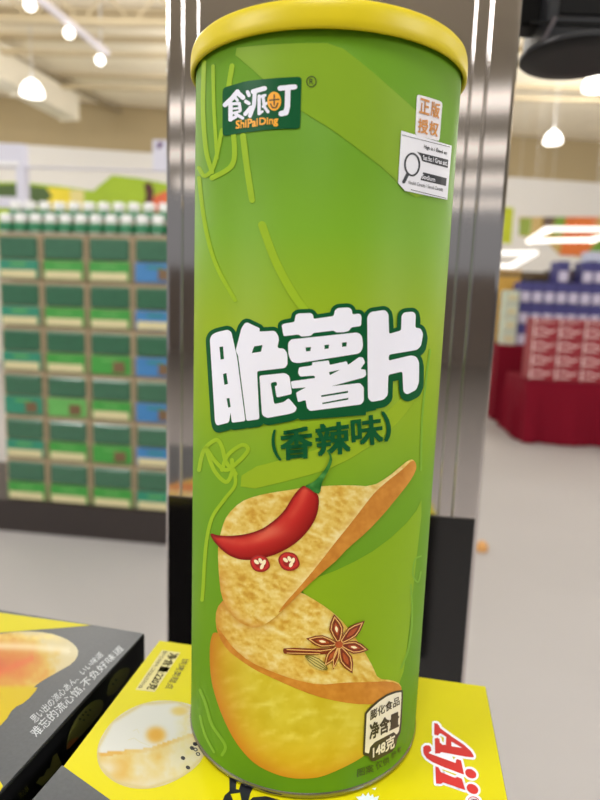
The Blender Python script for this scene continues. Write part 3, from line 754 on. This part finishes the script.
for (px, py, lb) in ((30, 5, 'small round spot lamp at the picture edge end of the white track'), (69, 33, 'small round spot lamp in the middle of the white track'), (100, 60, 'small round spot lamp at the far end of the white track')):
    d0 = ray(px, py); t_ = (a-CAM).dot(Vector((b2-a).cross(Vector((0, 0, 1))))) / d0.dot(Vector((b2-a).cross(Vector((0, 0, 1)))))
    p = CAM+d0*t_
    root = empty('spot_lamp', p)
    MB().lathe([(0, -.055), (.033, -.047), (.055, -.016), (.055, .012), (.038, .038), (0, .044)], 18).build('bulb', glow, root, True)
    MB().tube((0, 0, .04), (0, 0, max(.07, tz-p.z-.047)), .025, 10).build('lamp_holder', wmet, root)
    tag(root, lb, 'lamp', 'spot lamps on the white track')
frameglow = mat('frame lamp glow', (255, 252, 246), .5, emit=2.6)
def led_frame(corners, z, w, label):
    """rectangular ring lamp lying level at height z, through the seen corners"""
    P = [on_z(x, y, z) for x, y in corners]
    ctr = sum(P, Vector())/4
    root = empty('frame_lamp', ctr)
    P = [p-ctr for p in P]
    def bar(a, b):
        d = b-a; return MB().box((a+b)/2, (d.length+w, w, .05), math.atan2(d.y, d.x))
    for i in range(4): bar(P[i], P[(i+1) % 4]).build('light_bar', frameglow, root)
    for i in range(4): MB().tube(P[i], (P[i].x, P[i].y, ZC-z), .002, 5).build('wire', wmet, root)
    return tag(root, label, 'lamp', 'level rectangular ring lamps')
led_frame([(530, 241), (592, 240), (630, 229.5), (548, 229)], 1.3, .085, 'white rectangular ring lamp hanging before the striped wall picture')
led_frame([(480, 266), (512, 266), (534, 253), (490, 253)], 0.95, .075, 'white rectangular ring lamp partly hidden behind the steel pillar')
# row lamps behind the viewer: the streaks mirrored in the steel
strip = mat('strip lamp glow', (255, 250, 244), .5, emit=2.2)
for i, (y, z) in enumerate(((-5.7, 2.05), (-7.4, 2.05), (-9.2, 2.05), (-11.2, 2.05))):
    root = empty('strip_lamp', (-1.3, y, z))
    MB().box((0, 0, 0), (6, .2, .12)).build('diffuser', strip, root)
    MB().box((0, 0, .09), (6, .24, .05)).build('housing', wmet, root)
    for x in (-2.8, 0, 2.8): MB().tube((x, 0, .11), (x, 0, ZC-z), .008, 6).build('wire', wmet, root)
    tag(root, 'long ceiling strip lamp mirrored in the steel pillar, %s from it' % ('nearest', 'second', 'third', 'farthest')[i], 'lamp', 'strip lamps over the aisle')

# ================================================================== LEFT: stacked bottle packs
pr = Vector((-.770, 2.834, ZF)); pl0 = Vector((-1.717, 2.936, ZF))
u = (pr-pl0).normalized(); nrm = Vector((u.y, -u.x, 0))            # nrm points to the viewer
ang = math.atan2(u.y, u.x)
def on_face(x, y): return on_plane(x, y, pr, nrm)
shelf = empty('pallet_base', pr-u*.95-nrm*.35, ang)
zb = on_face(80, 506).z
MB().box((0, 0, (zb-ZF)/2), (2.3, .7, zb-ZF)).build('skirt', mat('dark brown board', (58, 48, 44), .6), shelf)
MB().box((0, -.351, (zb-ZF)*.5), (2.3, .006, (zb-ZF)*.86)).build('kick_strip', mat('brown black board', (48, 40, 38), .6), shelf)
tag(shelf, 'dark brown low base under the stacked green packs', 'base')
carton_m = mat('tray cardboard', (178, 158, 128), .7, 0, .08, 30)
dkg = mat('dark green wrap', (50, 98, 72), .3, 0, .22, 25, coat=.3)
labs = {'green': mat('green label', (60, 146, 58), .5), 'teal': mat('teal label', (42, 132, 104), .5), 'blue': mat('blue label', (58, 120, 176), .5), 'leaf': mat('leaf green label', (96, 168, 84), .5)}
cream = mat('cream strip', (206, 196, 152), .5); browns = mat('brown picture', (110, 84, 56), .5); tealw = mat('pale strip', (170, 150, 110), .5)
def pack(w, hgt, kind, deco):
    root = empty('bottle_pack')
    MB().box((0, .15, hgt/2), (w, .3, hgt), 0, .006).build('tray', carton_m, root)
    o = MB().box((0, -.004, hgt*.70), (w*.89, .02, hgt*.47), 0, .012).build('wrapped_front', dkg, root)
    MB().box((0, -.004, hgt*.235), (w*.90, .018, hgt*.41), 0, .003).build('label_panel', labs[kind], root)
    if deco == 'strip': MB().box((0, -.014, hgt*.13), (w*.82, .004, hgt*.17)).build('strip', cream, root)
    else: MB().box((w*.2, -.014, hgt*.2), (w*.27, .004, hgt*.24)).build('picture', browns, root)
    MB().box((0, -.014, hgt*.345), (w*.36, .004, hgt*.05)).build('lettering_band', labs['leaf'] if kind != 'blue' else labs['teal'], root)
    return root
xe = [on_face(x, 380) for x in (0, 43, 87.5, 132.5, 178)]
ords = ['first', 'second', 'third', 'fourth']
rows = ['topmost', 'second', 'third', 'fourth', 'fifth', 'bottom']
ztop = on_face(80, 234).z
rh = (ztop-zb)/6
scheme = [[('teal', 'strip'), ('green', 'strip'), ('green', 'strip'), ('blue', 'picture')], [('teal', 'strip'), ('green', 'strip'), ('green', 'strip'), ('blue', 'strip')],
          [('teal', 'strip'), ('green', 'strip'), ('green', 'picture'), ('blue', 'picture')], [('teal', 'picture'), ('leaf', 'picture'), ('green', 'strip'), ('blue', 'picture')],
          [('teal', 'strip'), ('green', 'strip'), ('green', 'picture'), ('blue', 'strip')], [('green', 'strip'), ('green', 'strip'), ('green', 'strip'), ('teal', 'strip')]]
protos = {}
wcol = (xe[1]-xe[0]).length
for r_ in range(6):
    for c_ in range(4):
        kind = scheme[r_][c_]
        if kind not in protos: protos[kind] = o = pack(wcol*.97, rh*.985, *kind)
        else: o = copy_tree(protos[kind])
        p = (xe[c_]+xe[c_+1])/2
        o.location = (p.x-nrm.x*.02, p.y-nrm.y*.02, ztop-(r_+1)*rh+.002); o.rotation_euler.z = ang
        lc = {'teal': 'teal', 'green': 'green', 'leaf': 'pale green', 'blue': 'blue'}[kind[0]]
        col_name = ['column farthest from the pillar', 'second column from the outside', 'third column from the outside', 'column next to the pillar'][c_]
        tag(o, 'bottle pack with %s label, %s row, %s of the stack' % (lc, rows[r_], col_name), 'pack', 'stacked bottle packs')
bw = mat('white bottle', (222, 222, 214), .35); capm = mat('white cap', (240, 240, 240), .35); lbg = mat('bottle green label', (26, 116, 74), .4)
def bottle():
    root = empty('bottle')
    MB().lathe([(0, 0), (.031, 0), (.033, .004), (.033, .040), (.028, .050), (.022, .056), (.021, .062)], 16).build('body', bw, root, True)
    MB().lathe([(.0332, .006), (.0336, .007), (.0336, .0395), (.030, .047), (.0285, .048)], 16).build('label', lbg, root, True)
    MB().lathe([(.023, .055), (.026, .057), (.026, .080), (.022, .086), (0, .087)], 14).build('cap', capm, root, True)
    return root
bt = None
L = wcol*4
for row, (off, dzb) in enumerate(((.05, -0.0), (.14, 0.075))):
    for k in range(12):
        o = bottle() if bt is None else copy_tree(bt); bt = bt or o
        p = xe[0]+u*(L*(k+.5)/12.0)-nrm*off
        o.location = (p.x, p.y, ztop+.004+dzb); o.scale = (1.18, 1.18, 1.1)
        nth = ['first', 'second', 'third', 'fourth', 'fifth', 'sixth', 'seventh', 'eighth', 'ninth', 'tenth', 'eleventh', 'twelfth'][11-k]
        tag(o, 'white-capped bottle on the green packs, %s from the pillar in the %s row' % (nth, ('front', 'rear')[row]), 'bottle', 'white-capped bottles on the packs')
rt = MB().box((0, 0, .037), (L, .08, .074)).build('bottle_tray', carton_m); rt.location = (xe[0]+u*L/2-nrm*.14); rt.location.z = ztop+.003; rt.rotation_euler.z = ang
tag(rt, 'low cardboard tray raising the rear row of white-capped bottles', 'tray')

# frame and sign over the packs
lil = mat('pale lilac white paint', (216, 216, 232), .5)
fy = 4.6
def pxbox(m, x0, y0, x1, y1, Y, th=.06):
    a, b = on_y(x0, y0, Y), on_y(x1, y1, Y)
    return m.box(((a.x+b.x)/2, Y, (a.z+b.z)/2), (abs(b.x-a.x), th, abs(a.z-b.z)))
root = empty('sign_frame', (on_y(22, 200, fy).x, fy, ZF))
def child(mb, nm, m, root=root):
    o = mb.build(nm, m); o.parent = root; bpy.context.view_layer.update(); o.matrix_parent_inverse = root.matrix_world.inverted(); return o
q = on_y(23.5, 200, fy)
child(MB().box((q.x, fy, (ZF+on_y(23, 145, fy).z)/2), (.07, .07, on_y(23, 145, fy).z-ZF)), 'post', lil)
q2 = on_y(240, 200, fy)
child(MB().box((q2.x, fy, (ZF+on_y(23, 165, fy).z)/2), (.07, .07, on_y(23, 165, fy).z-ZF)), 'post', lil)
child(pxbox(MB(), -30, 143, 20, 168, fy, .05), 'header_panel', lil)
child(pxbox(MB(), -30, 161, 19, 166, fy-.03, .02), 'light_strip', mat('white strip', (245, 245, 245), .4))
child(pxbox(MB(), 20, 167.5, 240, 173, fy, .04), 'crossbar', lil)
child(pxbox(MB(), -30, 196, 20, 208, fy, .05), 'lower_panel', lil)
tag(root, 'pale white frame with posts and crossbar standing behind the bottles', 'frame')
sg = empty('hanging_sign', on_y(160, 172, fy-.04))
o = pxbox(MB(), 153, 140, 172, 172, fy-.05, .02); child(o, 'panel', lil, sg)
child(MB().tube(on_y(160.5, 146, fy-.063), on_y(160.5, 146, fy-.058), .03, 14), 'emblem', mat('purple print', (112, 84, 130), .5), sg)
tag(sg, 'small white sign panel with a purple dot on the crossbar', 'sign')

# wall pictures
def mural(nm, label, panels):
    root = empty(nm, on_wall(*panels[0][0][0], .02))
    for pts, m in panels:
        lay = .012+.004*panels.index((pts, m))
        pp = [on_wall(x, y, lay) for x, y in pts]
        child(MB().prism(pp, WN*-(lay-.001)), 'printed_area', m, root)
    return tag(root, label, 'picture')
mg = lambda n, c: mat(n, c, .6, 0, .12, 3)
mural('wall_picture', 'green and yellow fruit picture on the wall above the bottles', [
    ([(-20, 182), (20, 182), (60, 186), (93, 191), (112, 175), (138, 178), (170, 184), (178, 240), (-20, 236)], mg('lime picture', (160, 190, 40))),
    ([(48, 187), (70, 189), (72, 232), (44, 232)], mg('lemon picture', (232, 212, 50))),
    ([(70, 189.5), (84, 190.5), (84, 232), (72, 232)], mg('straw picture', (222, 210, 140))),
    ([(-15, 185), (14, 184), (28, 185), (46, 188), (52, 196), (42, 206), (-15, 206)], mg('dark leaf picture', (70, 96, 44))),
    ([(144, 184), (150, 182), (154, 190), (152, 208), (142, 210), (146, 196)], mg('dark brown picture', (84, 44, 36))),
    ([(154, 196), (168, 190), (178, 204), (170, 212), (150, 212)], mg('coral picture', (214, 104, 66)))])
mural('wall_picture', 'narrow lime green picture on the wall beside the steel pillar', [([(498, 206), (514, 208), (511, 244), (496, 242)], mg('acid lime picture', (190, 200, 36)))])
mural('wall_picture', 'striped fruit picture on the wall above the blue boxes', [
    ([(519, 217), (615, 217), (615, 262), (600, 262), (575, 256), (560, 255), (545, 240), (520, 236)], mg('sand picture', (200, 170, 100))),
    ([(520, 218), (532, 218), (530, 236), (519, 235)], mg('moss picture', (150, 170, 70))),
    ([(556, 217), (575, 217), (572, 232), (552, 236)], mg('grass picture', (120, 160, 50))),
    ([(566, 217), (598, 217), (590, 256), (560, 255)], mg('tangerine picture', (226, 120, 50))),
    ([(585, 254), (615, 228), (615, 262), (598, 262)], mg('leaf picture', (110, 160, 50))),
    ([(544, 217), (556, 217), (552, 226), (543, 226)], mg('soil picture', (92, 70, 50)))])

# ================================================================== RIGHT: red tables and boxes
cloth = bpy.data.materials.new('crimson cloth'); cloth.use_nodes = True
cb = cloth.node_tree.nodes['Principled BSDF']; cb.inputs['Base Color'].default_value = (*L3((118, 12, 34)), 1); cb.inputs['Roughness'].default_value = .85; cb.inputs['Specular IOR Level'].default_value = .15
wood = mat('table wood', (130, 100, 70), .6)
def clothed_table(x0, y0, w, d, rz, ztop, label):
    """front-left floor corner, size, turn"""
    O = Vector((x0, y0, ZF)); ex = Vector((math.cos(rz), math.sin(rz), 0)); ey = Vector((-math.sin(rz), math.cos(rz), 0))
    tb = empty('display_table', O+ex*w/2+ey*d/2, rz)
    hgt = ztop-ZF
    MB().box((0, 0, hgt-.03), (w-.04, d-.04, .04)).build('tabletop', wood, tb)
    for sx in (-1, 1):
        for sy in (-1, 1): MB().box((sx*(w/2-.1), sy*(d/2-.1), (hgt-.05)/2), (.05, .05, hgt-.05)).build('leg', wood, tb)
    tag(tb, 'table hidden under '+label, 'table')
    bm = bmesh.new()
    per = []
    N = 40
    loop = [(-w/2, -d/2), (w/2, -d/2), (w/2, d/2), (-w/2, d/2)]
    for i in range(4):
        a, b = loop[i], loop[(i+1) % 4]
        for k in range(N): per.append((a[0]+(b[0]-a[0])*k/N, a[1]+(b[1]-a[1])*k/N, i))
    rings = []
    for lv, zz in enumerate((hgt+.004, hgt-.004, hgt*.85, hgt*.6, hgt*.35, .012)):
        ring = []
        for j, (x, y, i) in enumerate(per):
            s = max(0, (hgt-zz)/hgt)
            nx, ny = ((0, -1), (1, 0), (0, 1), (-1, 0))[i]
            wv = .035*s*math.sin(j*.9+1.5*s*math.sin(j*.37))+.02*s*math.sin(j*2.3+x*4)
            ring.append(bm.verts.new((x+nx*(wv+.02*s), y+ny*(wv+.02*s), zz)))
        rings.append(ring)
    n = len(per)
    bm.faces.new(rings[0])
    for A_, B_ in zip(rings, rings[1:]):
        for i in range(n): bm.faces.new((A_[i], B_[i], B_[(i+1) % n], A_[(i+1) % n]))
    bmesh.ops.recalc_face_normals(bm, faces=bm.faces[:])
    me = bpy.data.meshes.new('tablecloth'); bm.to_mesh(me); bm.free()
    co = link_mesh('tablecloth', me, cloth, None, True); co.location = tb.location; co.rotation_euler.z = rz
    me.set_sharp_from_angle(angle=math.radians(60))
    tag(co, label, 'tablecloth')
    return O, ex, ey
fa = on_z(521, 443, ZF); za = on_y(524, 381, fa.y).z
OA, exA, eyA = clothed_table(fa.x, fa.y, 2.0, .9, math.radians(-5), za, 'red cloth on the nearer table below the red boxes')
# second table runs back beside the pillar
pB, qB = on_z(517, 438, ZF), on_z(491, 406, ZF)
dB = (qB-pB); zb2 = on_y(520, 351, 6.2).z
rzB = math.atan2(dB.y, dB.x)-math.pi/2
OB, exB, eyB = clothed_table(pB.x+.02, pB.y+1.0, 2.6, 2.2, rzB, zb2, 'red cloth on the taller table behind, beside the pillar')
redb = mat('red box print', (142, 24, 40), .5, 0, .12, 12); redw = mat('pale red print', (236, 206, 204), .5)
def red_box(w, hgt, d):
    root = empty('red_box')
    MB().box((0, 0, hgt/2), (w, d, hgt), 0, .004).build('carton', redb, root)
    sw = []
    for k in range(7): sw.append((-w*.36+k*w*.12, hgt*(.62+.12*math.sin(k*1.1))))
    m = MB()
    for a, b in zip(sw, sw[1:]): m.prism([(a[0], -d/2-.001, a[1]-.006), (b[0], -d/2-.001, b[1]-.009), (b[0], -d/2-.001, b[1]+.009), (a[0], -d/2-.001, a[1]+.006)], (0, -.001, 0))
    m.prism([(-w*.4, -d/2-.001, hgt*.2), (w*.1, -d/2-.001, hgt*.2), (w*.1, -d/2-.001, hgt*.3), (-w*.4, -d/2-.001, hgt*.3)], (0, -.001, 0))
    m.build('white_swirl', redw, root)
    MB().box((-w*.46, -d/2-.001, hgt*.5), (w*.07, .003, hgt*.8)).build('pale_edge', redw, root)
    return root
wA = (on_y(580, 350, OA.y).x-on_y(555, 350, OA.y).x); hA = (on_y(540, 338, OA.y).z-on_y(540, 352.2, OA.y).z)
rb0 = red_box(wA*.98, hA*.985, .32)
cells = [('first', 0), ('second', 1), ('third', 2), ('fourth', 3)]
xo = on_y(530, 360, OA.y+.06).x-OA.x
for r_ in range(5):
    for nm_, c_ in cells:
        o = rb0 if (r_ == 0 and c_ == 0) else copy_tree(rb0)
        hh = r_
        p = OA+exA*(xo+wA*(c_+.5))+eyA*(.06+.16)
        o.location = (p.x, p.y, za+.006+hA*r_); o.rotation_euler.z = math.radians(-5)
        if r_ == 4: o.scale.z = .45
        tag(o, '%s box with pale swirl, %s layer from the red cloth, %s from the pillar' % (('red', 'flat red')[r_ == 4], ('bottom', 'second', 'third', 'fourth', 'topmost')[r_], nm_), 'box', 'red boxes stacked on the red cloth')
# blue boxes on the taller table, stepping up away from the pillar
blueb = mat('navy blue box print', (62, 60, 128), .5, 0, .1, 10); bluel = mat('lilac label', (206, 202, 226), .5)
Yb = OB.y+.30
def blue_box(w, hgt, d):
    root = empty('blue_box')
    MB().box((0, 0, hgt/2), (w, d, hgt), 0, .003).build('carton', blueb, root)
    MB().box((0, -d/2-.001, hgt*.28), (w*.80, .004, hgt*.48), 0, .001).build('label_panel', bluel, root)
    return root
wB = on_y(536, 300, Yb).x-on_y(524, 300, Yb).x; hB = (on_y(540, 290, Yb).z-on_y(540, 311.5, Yb).z)
bb0 = blue_box(wB*.96, hB*.97, .26); first = True
tops = [287, 287, 272, 268, 272, 270, 262, 262]
base_z = zb2+.008
ths = ['first', 'second', 'third', 'fourth', 'fifth', 'sixth', 'seventh', 'eighth']
for c_ in range(8):
    x = on_y(525+12*c_, 300, Yb).x
    zt_ = on_y(525+12*c_, tops[c_], Yb).z
    n = max(1, round((zt_-base_z)/hB))
    for k in range(n):
        o = bb0 if first else copy_tree(bb0); first = False
        o.location = (x, Yb+.13, base_z+hB*k)
        tag(o, 'navy blue box with pale label, %s column from the pillar, %s' % (ths[c_], ('standing on the red cloth' if k == 0 else 'top of its column' if k == n-1 else '%s box up' % ths[k])), 'box', 'navy blue boxes on the taller table')
# pale stack, amber carton, dark baskets
paleb = mat('pale green carton', (196, 206, 188), .5, 0, .06, 8)
p0 = on_y(512.5, 300, Yb-.12).x; hp = (on_y(510, 290, Yb-.12).z-base_z)/4
for k in range(4):
    root = empty('pale_carton', (p0, Yb-.02, base_z+hp*k))
    MB().box((0, 0, hp/2), (wB*1.1, .2, hp*.97), 0, .004).build('carton', paleb, root)
    MB().box((0, -.101, hp*.45), (wB*.7, .004, hp*.35)).build('label_panel', cream, root)
    tag(root, 'pale green carton beside the pillar, %s of its stack of four' % ('bottom one', 'second one up', 'third one up', 'top one')[k], 'carton', 'pale cartons beside the pillar')
def crate(nm, x0, y0, x1, y1, Y, m, label, cat, base):
    a, b = on_y(x0, y0, Y), on_y(x1, y1, Y)
    root = empty(nm, ((a.x+b.x)/2, Y+.15, base))
    w, hgt = abs(b.x-a.x), a.z-base
    MB().box((0, 0, hgt/2), (w, .3, hgt), 0, .01).build('body', m, root)
    MB().box((0, -.152, hgt-.05), (w*.9, .006, .05)).build('front_band', mat(nm+' band', (120, 96, 60), .5), root)
    MB().box((0, 0, hgt-.01), (w*1.02, .31, .03), 0, .005).build('rim', m, root)
    tag(root, label, cat)
crate('amber_carton', 497, 270, 519, 300, Yb+.42, mat('amber carton', (206, 160, 60), .5, 0, .1, 6), 'amber carton standing behind the pale cartons beside the pillar', 'carton', base_z)
crate('dark_basket', 522, 272, 546, 300, Yb+.52, mat('charcoal basket', (62, 58, 56), .6), 'charcoal basket behind the first navy blue boxes', 'basket', base_z)
crate('dark_basket', 553, 270, 575, 300, Yb+.50, mat('umber basket', (84, 78, 74), .6), 'dark grey basket behind the middle navy blue boxes', 'basket', base_z)
a = on_y(589, 262, Yb); b = on_y(606, 272, Yb)
zc_ = base_z+hB*round((on_y(597, 268, Yb).z-base_z)/hB)+.003
rt = empty('pale_box', ((a.x+b.x)/2, Yb+.13, zc_))
MB().box((0, 0, .05), (b.x-a.x, .22, .1), 0, .006).build('body', mat('pale blue box', (204, 212, 236), .5), rt); MB().box((0, 0, .107), (b.x-a.x+.01, .23, .02), 0, .004).build('lid', bluel, rt)
tag(rt, 'pale blue box lying on top of the tallest navy box column', 'box')
# scrap on the floor
sc = on_z(481.5, 551, ZF)
scr = MB().lathe([(0, 0), (.03, 0), (.036, .015), (.03, .04), (.015, .055), (0, .057)], 9).build('orange_scrap', mat('orange scrap', (214, 158, 92), .6, 0, .2, 60)); scr.location = sc; scr.scale = (1.0, .8, 1)
tag(scr, 'small orange-beige scrap lying on the pale floor by the pillar', 'scrap')

# ================================================================== black scanner by the pillar
blk = mat('black plastic', (8, 8, 9), .5, spec=.2); blk2 = mat('dark grey plastic', (52, 54, 58), .4); gun = mat('gunmetal', (130, 126, 132), .35, .8)
SY = .235
ctr = on_y(577, 60, SY)
root = empty('price_scanner', ctr)
def sc_child(mb, nm, m, smooth=False):
    o = mb.build(nm, m, root)
    if smooth: sharp(o, 35)
    return o
kpx = (on_y(582, 60, SY)-on_y(572, 60, SY)).length/10
rd = 56*kpx
sc_child(MB().lathe([(0, -.001), (rd*.6, -.001), (rd*.95, -.0004), (rd*.99, .0006), (rd, .0016), (rd*.98, .0028), (rd*.8, .0036), (0, .0038)], 64), 'round_tray', blk, True)
sc_child(MB().lathe([(rd*.985, .0002), (rd*1.006, .0008), (rd*1.006, .0024), (rd*.985, .0032)], 64), 'tray_rim', blk2, True)
sc_child(MB().box((.010, .012, .0305), (rd*2.0, rd*1.3, .052), 0, .004), 'housing', blk2, True)
sc_child(MB().box((.004, -rd*.65+.0115, .038), (rd*1.25, .0015, .033), 0, .0006), 'front_cover', blk)
sc_child(MB().box((-.012, -rd*.65+.0115, .0165), (rd*1.3, .001, .0022)), 'lower_slot', blk)
sc_child(MB().tube((-rd*.80, -rd*.40, .002), (-rd*.62, -rd*.50, .017), .0015, 10), 'strut', gun)
sc_child(MB().box((-rd*.25, -rd*.65+.010, .0075), (.010, .004, .003), 0, .0008), 'latch', gun); sc_child(MB().box((rd*.1, -rd*.65+.010, .0070), (.006, .004, .003), 0, .0008), 'latch', gun)
arm = MB().box((-rd-.006, .01, .03), (.05, .02, .02), 0, .002); sc_child(arm, 'mounting_arm', blk)
tag(root, 'black round-bottomed scanner housing mounted beside the top of the steel pillar', 'scanner')

# ================================================================== LIGHT
def area(nm, loc, size, power, col=(1, .95, .88), target=None):
    d = bpy.data.lights.new(nm, 'AREA'); d.shape = 'SQUARE'; d.size = size; d.energy = power; d.color = col
    o = bpy.data.objects.new(nm, d); COL.objects.link(o); o.location = loc
    v = (Vector(target or (loc[0], loc[1], loc[2]-1))-Vector(loc)); o.rotation_euler = v.to_track_quat('-Z', 'Y').to_euler()
    return o
area('unseen_can_light', (-.3, -1.45, 3.6), .8, 120, col=(1, 1, 1), target=(0, 0, .1))
area('unseen_can_light', (4.9, -2.2, 3.3), 2.0, 380, col=(1, 1, 1), target=(0, 0, .1))  # both side panels are unseen, added to light the can more evenly
area('unseen_can_light', (-4.6, -2.2, 3.3), 2.0, 400, col=(1, 1, 1), target=(0, 0, .1))
for (x, y) in ((-6, 4), (-2, 5), (5.5, 2.0), (7, 7), (-6, 8.5), (-1, 9), (4, 9), (9, 9), (-5, -2), (6, -2)):  # bare points without fixtures, added to brighten the ceiling and store
    d = bpy.data.lights.new('store_fill', 'POINT'); d.energy = 200; d.shadow_soft_size = .35; d.color = (1, .985, .97)
    o = bpy.data.objects.new('store_fill', d); COL.objects.link(o); o.location = (x, y, 2.95)
w = bpy.data.worlds.new('store'); SC.world = w; w.use_nodes = True
w.node_tree.nodes['Background'].inputs['Color'].default_value = (.96, .97, 1.0, 1); w.node_tree.nodes['Background'].inputs['Strength'].default_value = .64
SC.view_settings.view_transform = 'Standard'; SC.view_settings.look = 'None'; SC.view_settings.exposure = -0.95; SC.view_settings.gamma = 1
SC.view_settings.use_curve_mapping = False
SC.cycles.max_bounces = 6
bpy.context.view_layer.update()
